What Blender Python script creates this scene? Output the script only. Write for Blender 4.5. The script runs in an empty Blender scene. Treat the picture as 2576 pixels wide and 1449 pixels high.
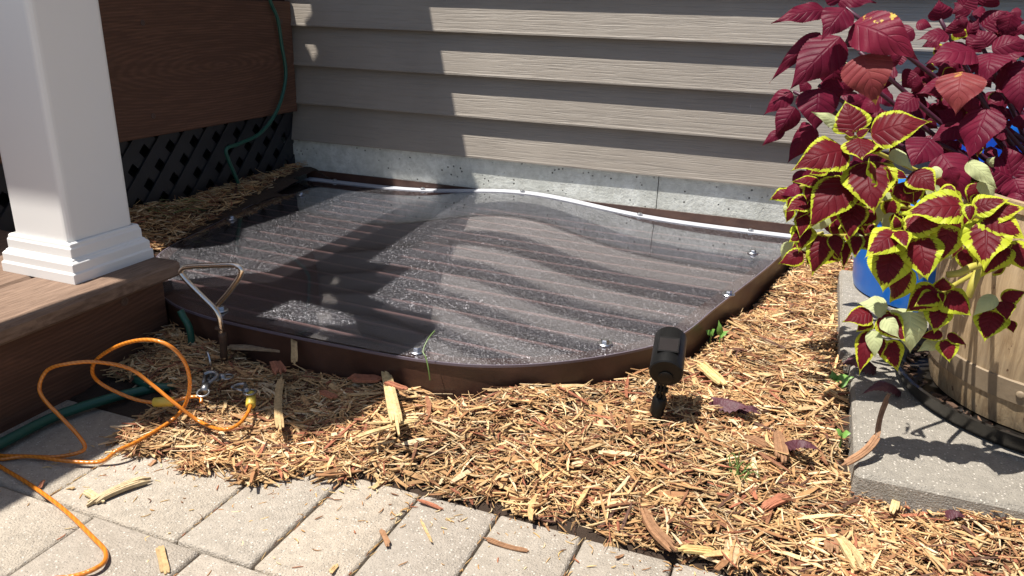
import bpy, math, random
import numpy as np
from mathutils import Vector, Matrix
random.seed(7); RNG = np.random.default_rng(7)
S = bpy.context.scene
COL = S.collection
R_ = math.radians
# ------------------------------------------------------------------ camera
CAM = np.array([1.361, -1.832, 0.3681]); YAW, PITCH, ROLL, F = 0.367, 0.3483, 0.0276, 1951.25
def cam_rows():
    cy, sy, cp, sp = math.cos(YAW), math.sin(YAW), math.cos(PITCH), math.sin(PITCH)
    d = np.array([-sy*cp, cy*cp, -sp]); r = np.array([cy, sy, 0.]); u = np.cross(r, d)
    c, s = math.cos(ROLL), math.sin(ROLL)
    return np.array([c*r+s*u, -s*r+c*u, d])
RC = cam_rows()
cam_d = bpy.data.cameras.new('camera'); cam = bpy.data.objects.new('camera', cam_d); COL.objects.link(cam)
m = Matrix.Identity(4)
for i in range(3):
    m[i][0] = RC[0][i]; m[i][1] = RC[1][i]; m[i][2] = -RC[2][i]; m[i][3] = CAM[i]
cam.matrix_world = m
cam_d.sensor_width = 36; cam_d.lens = 36*F/2576; cam_d.clip_start = 0.01; cam_d.clip_end = 500
S.camera = cam
# ------------------------------------------------------------------ light
SX, SQ = .30, .25
SUN = Vector((SX, SQ, -1.0)).normalized()
W = bpy.data.worlds.new('World'); S.world = W; W.use_nodes = True
nt = W.node_tree; bg = nt.nodes['Background']; sky = nt.nodes.new('ShaderNodeTexSky')
sky.sky_type = 'NISHITA'; sky.sun_disc = False
sky.sun_elevation = math.asin(-SUN.z); sky.sun_rotation = math.atan2(-SUN.x, -SUN.y)
nt.links.new(sky.outputs[0], bg.inputs[0]); bg.inputs[1].default_value = 0.068
sl = bpy.data.lights.new('sun', 'SUN'); sl.energy = 5.0; sl.angle = R_(0.5); sl.color = (1, .95, .88)
so = bpy.data.objects.new('sun', sl); COL.objects.link(so); so.rotation_euler = SUN.to_track_quat('-Z', 'Y').to_euler()
S.view_settings.view_transform = 'Standard'; S.view_settings.look = 'None'; S.view_settings.exposure = 0.78; S.view_settings.gamma = 1
# ------------------------------------------------------------------ measuring helpers (points on real surfaces)
def ray(x, y): return np.array([(x-1288)/F, -(y-724.5)/F, 1.]) @ RC
def at(x, y, z=None, Y=None, X=None):
    d = ray(x, y)
    t = (z-CAM[2])/d[2] if z is not None else (Y-CAM[1])/d[1] if Y is not None else (X-CAM[0])/d[0]
    return CAM+t*d
def Z(ox, oy, s): return lambda a, b: ((ox+a/s)*.6389, (oy+b/s)*.6389)
ZA = Z(0, 0, 1.317); ZB = Z(0, 1000, 1.143); ZM = Z(500, 1200, 1.84); ZF = Z(600, 650, 1.9815); Z4 = Z(2900, 0, 1.6104)
ZK = Z(3000, 350, 2.6347); ZQ = Z(3400, 600, 2.4146); ZH = Z(3200, 900, 2.4147); Z5 = Z(2900, 800, .98675); ZC = Z(1900, 700, 1.449); ZS = Z(2450, 1200, 2.6345)
Z8 = Z(1300, 1500, 1.5153)
# ------------------------------------------------------------------ object helpers
def tag(o, label=None, cat=None, group=None, kind=None):
    if label: o['label'] = label
    if cat: o['category'] = cat
    if group: o['group'] = group
    if kind: o['kind'] = kind
    return o
def thing(name, loc, label, cat, group=None):
    o = bpy.data.objects.new(name, None); COL.objects.link(o); o.location = loc; o.empty_display_size = .05
    return tag(o, label, cat, group)
def catmull(P, n=8, closed=False):
    P = [np.array(p, float) for p in P]; out = []; N = len(P)
    for i in range(N if closed else N-1):
        if closed: a, b, c, d = P[i-1], P[i], P[(i+1) % N], P[(i+2) % N]
        else: a, b, c, d = P[max(i-1, 0)], P[i], P[i+1], P[min(i+2, N-1)]
        for k in range(n):
            t = k/n
            out.append(.5*((2*b)+(-a+c)*t+(2*a-5*b+4*c-d)*t*t+(-a+3*b-3*c+d)*t**3))
    if not closed: out.append(P[-1])
    return out
class MB:
    def __init__(s): s.V = []; s.F = []; s.C = []; s.UV = []
    def add(s, V, Fc, col=None, uv=None):
        o = len(s.V); s.V += [tuple(v) for v in V]; s.F += [tuple(i+o for i in f) for f in Fc]
        if col is not None: s.C += [col]*len(V)
        if uv is not None: s.UV += list(uv)
    def box(s, lo, hi, bev=0, col=None):
        x0, y0, z0 = lo; x1, y1, z1 = hi
        if bev <= 0:
            V = [(x, y, z) for z in (z0, z1) for x, y in ((x0, y0), (x1, y0), (x1, y1), (x0, y1))]
            s.add(V, [(3, 2, 1, 0), (4, 5, 6, 7), (0, 1, 5, 4), (1, 2, 6, 5), (2, 3, 7, 6), (3, 0, 4, 7)], col); return
        b = bev; V = []; idx = {}
        for ix, x in enumerate((x0, x1)):
            for iy, y in enumerate((y0, y1)):
                for iz, z in enumerate((z0, z1)):
                    sx, sy, sz = (b if ix == 0 else -b), (b if iy == 0 else -b), (b if iz == 0 else -b)
                    idx[ix, iy, iz, 'x'] = len(V); V.append((x, y+sy, z+sz))
                    idx[ix, iy, iz, 'y'] = len(V); V.append((x+sx, y, z+sz))
                    idx[ix, iy, iz, 'z'] = len(V); V.append((x+sx, y+sy, z))
        Fc = []
        g = lambda a, k: idx[a[0], a[1], a[2], k]
        for i in (0, 1):
            for ax in range(3):
                q = []
                for u, v in ((0, 0), (1, 0), (1, 1), (0, 1)):
                    a = [0, 0, 0]; a[ax] = i; a[(ax+1) % 3] = u; a[(ax+2) % 3] = v; q.append(g(a, 'xyz'[ax]))
                Fc.append(q if i else q[::-1])
        for ax in range(3):
            for u in (0, 1):
                for v in (0, 1):
                    a = [0, 0, 0]; c = [0, 0, 0]; a[(ax+1) % 3] = u; a[(ax+2) % 3] = v; c[:] = a; c[ax] = 1
                    k1, k2 = 'xyz'[(ax+1) % 3], 'xyz'[(ax+2) % 3]
                    q = [g(a, k1), g(c, k1), g(c, k2), g(a, k2)]
                    Fc.append(q if (u != v) else q[::-1])
        for a in [(i, j, k) for i in (0, 1) for j in (0, 1) for k in (0, 1)]:
            q = [g(a, 'x'), g(a, 'y'), g(a, 'z')]; Fc.append(q if sum(a) % 2 else q[::-1])
        s.add(V, Fc, col)
    def tube(s, P, r, seg=10, closed=False, cap=True, col=None):
        P = [np.array(p, float) for p in P]; n = len(P); rr = r if hasattr(r, '__len__') else [r]*n
        V = []; Fc = []; t0 = None; nrm = None
        for i in range(n):
            a = P[i-1] if (i > 0 or closed) else P[i]; b = P[(i+1) % n] if (i < n-1 or closed) else P[i]
            t = b-a; t = t/(np.linalg.norm(t)+1e-12)
            if nrm is None:
                h = np.array([0, 0, 1.]) if abs(t[2]) < .9 else np.array([1., 0, 0]); nrm = np.cross(t, h)
            nrm = nrm-t*np.dot(nrm, t); nrm /= np.linalg.norm(nrm)+1e-12; bn = np.cross(t, nrm)
            for k in range(seg):
                an = 2*math.pi*k/seg; V.append(P[i]+rr[i]*(math.cos(an)*nrm+math.sin(an)*bn))
        for i in range(n if closed else n-1):
            for k in range(seg):
                j = (i+1) % n; Fc.append((i*seg+k, i*seg+(k+1) % seg, j*seg+(k+1) % seg, j*seg+k))
        if cap and not closed: Fc.append(tuple(range(seg))[::-1]); Fc.append(tuple((n-1)*seg+k for k in range(seg)))
        s.add(V, Fc, col)
    def lathe(s, prof, c=(0, 0, 0), seg=48, M=None):
        V = []; Fc = []
        for r, z in prof:
            for k in range(seg):
                a = 2*math.pi*k/seg; v = np.array([r*math.cos(a), r*math.sin(a), z])
                if M is not None: v = M @ v
                V.append(v+np.array(c))
        n = len(prof)
        for i in range(n-1):
            for k in range(seg): Fc.append((i*seg+k, i*seg+(k+1) % seg, (i+1)*seg+(k+1) % seg, (i+1)*seg+k))
        if prof[0][0] > 1e-5: Fc.append(tuple(range(seg))[::-1])
        if prof[-1][0] > 1e-5: Fc.append(tuple((n-1)*seg+k for k in range(seg)))
        s.add(V, Fc)
    def prism(s, poly, z0, z1):
        n = len(poly); V = [(x, y, z0) for x, y in poly]+[(x, y, z1) for x, y in poly]
        s.add(V, [tuple(range(n))[::-1], tuple(range(n, 2*n))]+[(i, (i+1) % n, n+(i+1) % n, n+i) for i in range(n)])
    def build(s, name, mat, parent=None, smooth=False, auto=None):
        me = bpy.data.meshes.new(name); me.from_pydata(s.V, [], s.F); me.update()
        if mat: me.materials.append(mat)
        if s.C and len(s.C) == len(s.V):
            a = me.color_attributes.new('Col', 'FLOAT_COLOR', 'POINT')
            a.data.foreach_set('color', np.array([(c[0], c[1], c[2], 1) for c in s.C], np.float32).ravel())
        if s.UV and len(s.UV) == len(s.V):
            a = me.attributes.new('leaf', 'FLOAT_VECTOR', 'POINT'); a.data.foreach_set('vector', np.array(s.UV, np.float32).ravel())
        o = bpy.data.objects.new(name, me); COL.objects.link(o)
        if parent:
            o.parent = parent; o.location = Vector((0, 0, 0))
            root = parent; off = Vector(root.location)
            q = root.parent
            while q: off += Vector(q.location); q = q.parent
            me.transform(Matrix.Translation(-off))
        if smooth:
            me.polygons.foreach_set('use_smooth', [True]*len(me.polygons))
            if auto:
                me.set_sharp_from_angle(angle=R_(auto))
        return o
# ------------------------------------------------------------------ materials
class NT:
    def __init__(s, name, rough=.6, metal=0, col=(.5, .5, .5)):
        s.m = bpy.data.materials.new(name); s.m.use_nodes = True; s.t = s.m.node_tree; s.b = s.t.nodes['Principled BSDF']
        s.b.inputs['Roughness'].default_value = rough; s.b.inputs['Metallic'].default_value = metal
        s.b.inputs['Base Color'].default_value = (*col, 1)
        s.co = s.n('ShaderNodeTexCoord').outputs['Object']
    def n(s, k, **kw):
        x = s.t.nodes.new(k)
        for a, v in kw.items(): setattr(x, a, v)
        return x
    def L(s, a, b): s.t.links.new(a, b)
    def mapping(s, scale=(1, 1, 1), rot=(0, 0, 0)):
        x = s.n('ShaderNodeMapping'); x.inputs['Scale'].default_value = scale; x.inputs['Rotation'].default_value = rot
        s.L(s.co, x.inputs[0]); return x.outputs[0]
    def noise(s, scale, detail=4, rough=.6, vec=None, dist=0):
        x = s.n('ShaderNodeTexNoise'); x.inputs['Scale'].default_value = scale; x.inputs['Detail'].default_value = detail
        x.inputs['Roughness'].default_value = rough; x.inputs['Distortion'].default_value = dist
        s.L(vec if vec is not None else s.co, x.inputs['Vector']); return x.outputs['Fac']
    def voro(s, scale, vec=None, feature='F1'):
        x = s.n('ShaderNodeTexVoronoi', feature=feature); x.inputs['Scale'].default_value = scale
        s.L(vec if vec is not None else s.co, x.inputs['Vector']); return x
    def ramp(s, f, stops):
        x = s.n('ShaderNodeValToRGB'); e = x.color_ramp.elements
        while len(e) < len(stops): e.new(.5)
        for i, (p, c) in enumerate(stops):
            e[i].position = p; e[i].color = (*c, 1) if hasattr(c, '__len__') else (c, c, c, 1)
        s.L(f, x.inputs[0]); return x.outputs[0]
    def mix(s, f, a, b, mode='MIX'):
        x = s.n('ShaderNodeMix', data_type='RGBA', blend_type=mode)
        for v, i in ((f, 0), (a, 6), (b, 7)):
            if hasattr(v, 'is_linked') or hasattr(v, 'links'): s.L(v, x.inputs[i])
            elif i == 0: x.inputs[0].default_value = v
            else: x.inputs[i].default_value = (*v, 1) if hasattr(v, '__len__') else (v, v, v, 1)
        return x.outputs[2]
    def math(s, op, a, b=None, c=None):
        x = s.n('ShaderNodeMath', operation=op)
        for i, v in enumerate((a, b, c)):
            if v is None: continue
            if isinstance(v, (int, float)): x.inputs[i].default_value = v
            else: s.L(v, x.inputs[i])
        return x.outputs[0]
    def base(s, c): s.L(c, s.b.inputs['Base Color']); return s
    def rough(s, c): s.L(c, s.b.inputs['Roughness']); return s
    def bump(s, h, strength=.5, dist=.002, prev=None):
        x = s.n('ShaderNodeBump'); x.inputs['Strength'].default_value = strength; x.inputs['Distance'].default_value = dist
        s.L(h, x.inputs['Height'])
        if prev is not None: s.L(prev, x.inputs['Normal'])
        s.L(x.outputs[0], s.b.inputs['Normal']); return x.outputs[0]
def simple(name, col, rough=.5, metal=0, var=.15, scale=30, bscale=None, bstr=.2, bdist=.001):
    t = NT(name, rough, metal, col)
    t.base(t.mix(t.noise(scale, 5), tuple(c*(1-var) for c in col), tuple(min(1, c*(1+var)) for c in col)))
    if bscale: t.bump(t.noise(bscale, 4), bstr, bdist)
    return t.m
# siding vinyl with embossed grain
t = NT('siding_vinyl', .55)
g = t.ramp(t.noise(1, 3, .55, t.mapping((8, 30, 250)), .9), [(.34, 0), (.52, .85), (.75, 1)]); big = t.noise(3, 4)
sc = t.noise(1, 3, .7, t.mapping((260, 60, 9)))
c = t.mix(t.ramp(big, [(.3, 0), (.7, 1)]), (.222, .192, .158), (.28, .245, .204))
c = t.mix(t.ramp(sc, [(.73, 0), (.76, 1)]), c, (.38, .36, .33))
c = t.mix(t.math('MULTIPLY', t.math('SUBTRACT', 1, g), .15), c, (.11, .10, .085)); t.base(c); t.bump(g, .48, .0012); M_SIDING = t.m
# concrete foundation
t = NT('foundation_concrete', .9)
n1 = t.noise(7, 8, .7); n2 = t.noise(60, 5, .7); v = t.voro(75)
c = t.mix(t.ramp(n1, [(.35, 0), (.65, 1)]), (.44, .45, .40), (.64, .65, .60))
c = t.mix(t.ramp(n2, [(.35, .6), (.6, 0)]), c, (.33, .33, .29))
pit = t.ramp(v.outputs['Distance'], [(.12, 0), (.2, 1)]); sel = t.ramp(t.noise(18, 2), [(.50, 0), (.54, 1)])
pm = t.math('MULTIPLY', t.math('SUBTRACT', 1, pit), sel)
c = t.mix(pm, c, (.07, .07, .06)); t.base(c)
t.bump(t.math('SUBTRACT', t.noise(120, 6, .7), pm), .8, .003); M_CONC = t.m
# composite decking
def deckmat(name, a, b, grain):
    t = NT(name, .75); d = t.noise(1, 5, .65, t.mapping(grain), 1.6)
    if 'tread' not in name:
        mp_ = t.n('ShaderNodeMapping'); mp_.inputs['Location'].default_value = (0, -.30, -.84); mp_.inputs['Scale'].default_value = (1, 1, 6); t.L(t.co, mp_.inputs[0])
        wv_ = t.n('ShaderNodeTexWave', wave_type='RINGS', rings_direction='X'); wv_.inputs['Scale'].default_value = 9; wv_.inputs['Distortion'].default_value = 3.5; wv_.inputs['Detail Scale'].default_value = 1.2; t.L(mp_.outputs[0], wv_.inputs[0])
        d = t.math('ADD', t.math('MULTIPLY', d, .75), t.math('MULTIPLY', wv_.outputs['Fac'], .13))
    t.base(t.mix(t.ramp(d, [(.38, 0), (.62, 1)]), a, b)); t.bump(d, .5, .0016); return t.m
M_FASCIA = deckmat('brown_composite', (.085, .036, .018), (.145, .064, .035), (30, 5, 70))
M_TREAD = deckmat('brown_composite_tread', (.13, .078, .05), (.24, .155, .105), (260, 14, 60))
M_LATT = simple('black_plastic_lattice', (.013, .013, .016), .5, var=.3, bscale=300)
M_PLUG = simple('plug', (.085, .05, .035), .7)
M_BACKING = simple('backing_black', (.004, .004, .004), 1)  # near-black; stands in for shade behind the lattice, also used behind the siding
M_POST = simple('white_vinyl', (.84, .83, .80), .38, var=.02, scale=4, bscale=500, bstr=.08)
M_SCREW = simple('zinc', (.55, .56, .58), .28, 1, var=.2, scale=200)
M_ALU = simple('aluminium_strip', (.46, .47, .50), .5, .15, var=.06, scale=40, bscale=300, bstr=.1)
# brown enamelled steel
t = NT('brown_steel', .38); n1 = t.noise(9, 6, .7)
t.base(t.mix(t.ramp(n1, [(.4, 0), (.7, 1)]), (.045, .02, .014), (.09, .042, .026))); t.rough(t.ramp(n1, [(.3, .3), (.7, .55)])); t.bump(t.noise(150, 4), .25, .001); M_STEEL = t.m
t = NT('pan_steel', .5)
rp = t.noise(1, 3, .6, t.mapping((5, 60, 5)))
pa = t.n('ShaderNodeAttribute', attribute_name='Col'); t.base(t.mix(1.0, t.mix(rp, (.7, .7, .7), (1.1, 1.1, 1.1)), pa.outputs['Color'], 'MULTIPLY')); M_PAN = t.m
# cover sheet: clear pebbled plastic (thin)
t = NT('pebbled_clear_sheet'); nd = t.t.nodes; nd.remove(t.b); out = nd['Material Output']
peb = t.n('ShaderNodeTexVoronoi', feature='SMOOTH_F1'); peb.inputs['Scale'].default_value = 210; peb.inputs['Smoothness'].default_value = .6
wv = t.noise(90, 2); mp = t.mapping((1, 1.0, 1)); t.L(mp, peb.inputs['Vector'])
def bmp(h, s_, d_):
    x = t.n('ShaderNodeBump'); x.inputs['Strength'].default_value = s_; x.inputs['Distance'].default_value = d_; t.L(h, x.inputs['Height']); return x.outputs[0]
h1 = t.noise(260, 1, .5)
fr = t.n('ShaderNodeFresnel'); fr.inputs[0].default_value = 1.58
gl = t.n('ShaderNodeBsdfGlossy'); gl.inputs['Roughness'].default_value = .04; gl.inputs['Color'].default_value = (.95, .95, 1, 1); t.L(bmp(h1, .022, .0012), gl.inputs['Normal'])
g2 = t.n('ShaderNodeBsdfGlossy'); g2.inputs['Roughness'].default_value = .24; g2.inputs['Color'].default_value = (.95, .93, 1, 1)
fc = t.voro(1250); fs = t.n('ShaderNodeVectorMath', operation='SUBTRACT'); t.L(fc.outputs['Color'], fs.inputs[0]); fs.inputs[1].default_value = (.5, .62, .5)
fm = t.n('ShaderNodeVectorMath', operation='MULTIPLY'); t.L(fs.outputs[0], fm.inputs[0]); fm.inputs[1].default_value = (1.7, 1.9, .1)
ge = t.n('ShaderNodeNewGeometry'); fa = t.n('ShaderNodeVectorMath', operation='ADD'); t.L(fm.outputs[0], fa.inputs[0]); t.L(ge.outputs['Normal'], fa.inputs[1])
fn = t.n('ShaderNodeVectorMath', operation='NORMALIZE'); t.L(fa.outputs[0], fn.inputs[0]); t.L(fn.outputs[0], g2.inputs['Normal'])
g3 = t.n('ShaderNodeBsdfGlossy'); g3.inputs['Roughness'].default_value = .40; g3.inputs['Color'].default_value = (.93, .93, 1, 1)
f3 = t.voro(820); s3 = t.n('ShaderNodeVectorMath', operation='SUBTRACT'); t.L(f3.outputs['Color'], s3.inputs[0]); s3.inputs[1].default_value = (.5, .62, .5)
k3 = t.n('ShaderNodeVectorMath', operation='MULTIPLY'); t.L(s3.outputs[0], k3.inputs[0]); k3.inputs[1].default_value = (1.0, 1.2, .1)
a3 = t.n('ShaderNodeVectorMath', operation='ADD'); t.L(k3.outputs[0], a3.inputs[0]); t.L(ge.outputs['Normal'], a3.inputs[1])
n3_ = t.n('ShaderNodeVectorMath', operation='NORMALIZE'); t.L(a3.outputs[0], n3_.inputs[0]); t.L(n3_.outputs[0], g3.inputs['Normal'])
tr = t.n('ShaderNodeBsdfTransparent'); tr.inputs['Color'].default_value = (.70, .68, .70, 1)
df = t.n('ShaderNodeBsdfDiffuse'); df.inputs['Color'].default_value = (.20, .19, .21, 1)
m0 = t.n('ShaderNodeMixShader'); m0.inputs[0].default_value = .05; t.L(tr.outputs[0], m0.inputs[1]); t.L(df.outputs[0], m0.inputs[2])
m1 = t.n('ShaderNodeMixShader'); m1.inputs[0].default_value = .03; t.L(m0.outputs[0], m1.inputs[1]); t.L(g2.outputs[0], m1.inputs[2])
m2 = t.n('ShaderNodeMixShader'); t.L(t.math('MINIMUM', t.math('MULTIPLY', fr.outputs[0], 1.8), .65), m2.inputs[0]); m3 = t.n('ShaderNodeMixShader'); m3.inputs[0].default_value = .05; t.L(m1.outputs[0], m3.inputs[1]); t.L(g3.outputs[0], m3.inputs[2]); t.L(m3.outputs[0], m2.inputs[1]); t.L(gl.outputs[0], m2.inputs[2])
t.L(m2.outputs[0], out.inputs[0]); M_SHEET = t.m
M_EDGE = simple('sheet_edge', (.12, .10, .125), .3)
M_BLACK = simple('black_plastic', (.006, .006, .006), .45, var=.4, scale=60, bscale=260, bstr=.15); M_BLACK.node_tree.nodes['Principled BSDF'].inputs['Specular IOR Level'].default_value = .22
M_PANEL = simple('solar_panel_glass', (.012, .009, .009), .3, var=.5, scale=90)
t = NT('rusty_chrome', .2, 1); n1 = t.noise(55, 6, .7)
rust = t.ramp(n1, [(.64, 0), (.72, 1)]); t.base(t.mix(rust, (.82, .73, .62), (.22, .11, .05))); t.rough(t.mix(rust, .26, .6)); t.L(t.math('SUBTRACT', 1, rust), t.b.inputs['Metallic']); M_CHROME = t.m
t = NT('orange_cable', .25); w = t.n('ShaderNodeTexWave'); w.inputs['Scale'].default_value = 75; w.bands_direction = 'DIAGONAL'; t.L(t.co, w.inputs[0])
t.base(t.mix(w.outputs['Fac'], (.50, .15, .015), (.62, .21, .022))); t.bump(w.outputs['Fac'], .2, .001); t.b.inputs['Coat Weight'].default_value = .25; M_CABLE = t.m
M_FERR = simple('yellow_vinyl', (.66, .48, .07), .4, var=.12, scale=80)
M_GREEN = simple('green_rubber', (.012, .075, .05), .42, var=.2, scale=60, bscale=200)
M_BLUE = simple('blue_plastic', (.01, .16, .62), .28, var=.08, scale=6, bscale=150, bstr=.08)
# pavers
def pavemat(name, a, b, attr):
    t = NT(name, .9)
    n1 = t.noise(70, 6, .75); n2 = t.noise(6, 4); v = t.voro(420); v2 = t.voro(260)
    c = t.mix(n2, a, b)
    if attr:
        at_ = t.n('ShaderNodeAttribute', attribute_name='Col'); c = t.mix(1.0, c, at_.outputs['Color'], 'MULTIPLY')
    c = t.mix(t.ramp(n1, [(.38, .4), (.56, 0)]), c, tuple(x*.6 for x in a))
    vc = t.n('ShaderNodeSeparateColor'); t.L(v2.outputs['Color'], vc.inputs[0])
    spk = t.math('MULTIPLY', t.ramp(v2.outputs['Distance'], [(.22, 1), (.34, 0)]), t.math('GREATER_THAN', vc.outputs[0], .72))
    c = t.mix(spk, c, (.58, .53, .46))
    vd = t.n('ShaderNodeSeparateColor'); t.L(v.outputs['Color'], vd.inputs[0])
    spd = t.math('MULTIPLY', t.ramp(v.outputs['Distance'], [(.18, 1), (.3, 0)]), t.math('GREATER_THAN', vd.outputs[1], .75))
    c = t.mix(spd, c, (.13, .12, .11))
    t.base(c); t.bump(t.math('ADD', t.noise(300, 5, .8), t.math('MULTIPLY', v.outputs['Distance'], .5)), .9, .0025); return t.m
M_PAVE = pavemat('concrete_paver', (.37, .32, .255), (.53, .46, .37), True)
M_SLAB = pavemat('grey_slab', (.25, .228, .19), (.34, .31, .262), False)
t = NT('soil', .95); n1 = t.noise(45, 8, .8); t.base(t.mix(n1, (.022, .013, .008), (.085, .05, .028))); t.bump(n1, 1, .01); M_SOIL = t.m
t = NT('joint_sand', .95); n1 = t.noise(200, 5, .8); t.base(t.mix(n1, (.03, .028, .025), (.12, .11, .095))); t.bump(n1, 1, .004); M_SAND = t.m
# mulch chips coloured per chip
t = NT('mulch_wood', .8); a_ = t.n('ShaderNodeAttribute', attribute_name='Col'); n1 = t.noise(170, 4, .7); n3 = t.noise(1200, 2)
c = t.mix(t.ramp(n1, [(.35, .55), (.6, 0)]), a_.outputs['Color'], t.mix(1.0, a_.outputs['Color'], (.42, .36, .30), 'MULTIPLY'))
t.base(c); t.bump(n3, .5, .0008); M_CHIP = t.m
# barrel resin made to look like old wood
t = NT('barrel_resin', .6); gr = t.noise(1, 6, .7, t.mapping((120, 120, 6)), .8); n2 = t.noise(9, 5, .7)
sp = t.ramp(t.noise(70, 3, .6, t.mapping((1, 1, .55))), [(.66, 0), (.70, 1)])
c = t.mix(t.ramp(gr, [(.35, 0), (.65, 1)]), (.25, .165, .085), (.49, .36, .21)); c = t.mix(t.ramp(n2, [(.4, 0), (.75, .6)]), c, (.24, .2, .15)); c = t.mix(sp, c, (.09, .04, .02))
t.base(c); t.bump(gr, .6, .0025); M_BARREL = t.m
t = NT('barrel_band', .6); n2 = t.noise(40, 5, .7); t.base(t.mix(n2, (.15, .11, .07), (.30, .23, .15))); t.bump(n2, .4, .002); M_BAND = t.m
# leaves
def leafmat(name, inner1, inner2, edge, thr, blot=None, vein=None, rgh=.45):
    t = NT(name, rgh); a = t.n('ShaderNodeAttribute', attribute_name='leaf'); sx = t.n('ShaderNodeSeparateXYZ'); t.L(a.outputs['Vector'], sx.inputs[0])
    u, v, sd = sx.outputs
    au = t.math('ABSOLUTE', u)
    # side veins: curved chevrons along the leaf
    ph = t.math('SUBTRACT', t.math('MULTIPLY', v, 7.0), t.math('MULTIPLY', au, 1.8)); fr = t.math('ABSOLUTE', t.math('SUBTRACT', t.math('FRACT', ph), .5))
    vn = t.ramp(fr, [(.0, 1), (.13, 0)]); mid = t.ramp(au, [(.015, 1), (.07, 0)])
    veins = t.math('MAXIMUM', vn, mid)
    nse = t.noise(420, 3, .8)
    c = t.mix(t.noise(22, 3), inner1, inner2)
    c = t.mix(t.math('MULTIPLY', veins, .18), c, vein or tuple(x*.45 for x in inner1))
    if blot: c = t.mix(t.ramp(t.math('ADD', t.noise(34, 5), t.math('MULTIPLY', sd, .16)), [(.76, 0), (.79, 1)]), c, blot)
    if edge:
        e = t.math('ADD', t.math('MAXIMUM', au, t.math('SUBTRACT', t.math('MULTIPLY', t.math('ABSOLUTE', t.math('SUBTRACT', v, .45)), 1.75), .02)), t.math('MULTIPLY', t.math('SUBTRACT', nse, .5), .5))
        e = t.math('SUBTRACT', e, t.math('MULTIPLY', vn, .10)); e = t.math('ADD', e, t.math('MULTIPLY', sd, .26))
        k = t.ramp(e, [(thr-.02, 0), (thr+.03, 1)]); c = t.mix(k, c, t.mix(t.noise(15, 2), edge, tuple(x*q for x, q in zip(edge, (.68, .95, .8)))))
    t.base(c)
    t.b.inputs['Sheen Weight'].default_value = .0; t.b.inputs['Sheen Roughness'].default_value = .5; t.b.inputs['Specular IOR Level'].default_value = .14
    bm = t.bump(t.math('ADD', t.math('MULTIPLY', veins, -1), t.math('MULTIPLY', nse, .5)), .4, .0014)
    tl = t.n('ShaderNodeBsdfTranslucent'); t.L(c, tl.inputs[0]); mx = t.n('ShaderNodeMixShader'); mx.inputs[0].default_value = .28
    t.L(t.b.outputs[0], mx.inputs[1]); t.L(tl.outputs[0], mx.inputs[2]); t.L(mx.outputs[0], t.t.nodes['Material Output'].inputs[0]); return t.m
M_RED = leafmat('coleus_red', (.06, .005, .017), (.185, .012, .036), None, 0, vein=(.10, .008, .03))
M_BLOT = leafmat('coleus_blotched', (.10, .007, .022), (.22, .018, .042), None, 0, blot=(.60, .42, .08), vein=(.10, .008, .03))
M_PINK = leafmat('coleus_faded', (.17, .02, .035), (.28, .07, .055), None, 0, blot=(.48, .26, .07), vein=(.2, .04, .05))
M_VAR = leafmat('coleus_variegated', (.065, .006, .010), (.17, .012, .020), (.52, .50, .035), .84, vein=(.045, .005, .01))
M_PALE = leafmat('coleus_underside', (.42, .46, .22), (.52, .56, .30), None, 0, vein=(.62, .66, .40), rgh=.6)
M_STEMR = simple('purple_stem', (.06, .012, .03), .5)
M_STEMG = simple('yellow_green_stem', (.38, .34, .06), .5)
M_LEAFG = simple('seedling_green', (.13, .26, .05), .5, var=.3)
M_GRASS = simple('grass_green', (.11, .18, .045), .5, var=.35)
M_STRAW = simple('dry_grass', (.23, .21, .09), .7, var=.4)
M_DEAD = simple('withered_leaf', (.07, .017, .026), .6, var=.6, scale=60, bscale=90, bstr=.8, bdist=.004)
# ------------------------------------------------------------------ SETTING
ZG = -.19
mb = MB(); mb.add([(-30, -30, ZG-.045), (30, -30, ZG-.045), (30, 30, ZG-.045), (-30, 30, ZG-.045)], [(0, 1, 2, 3)])
tag(mb.build('ground', M_SOIL), kind='structure')
mb = MB(); mb.add([(-2.2, -6, ZG-.012), (3.5, -6, ZG-.012), (3.5, -1.13, ZG-.012), (-2.2, -1.13, ZG-.012)], [(0, 1, 2, 3)])
tag(mb.build('joint_sand', M_SAND), kind='structure')
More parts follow.
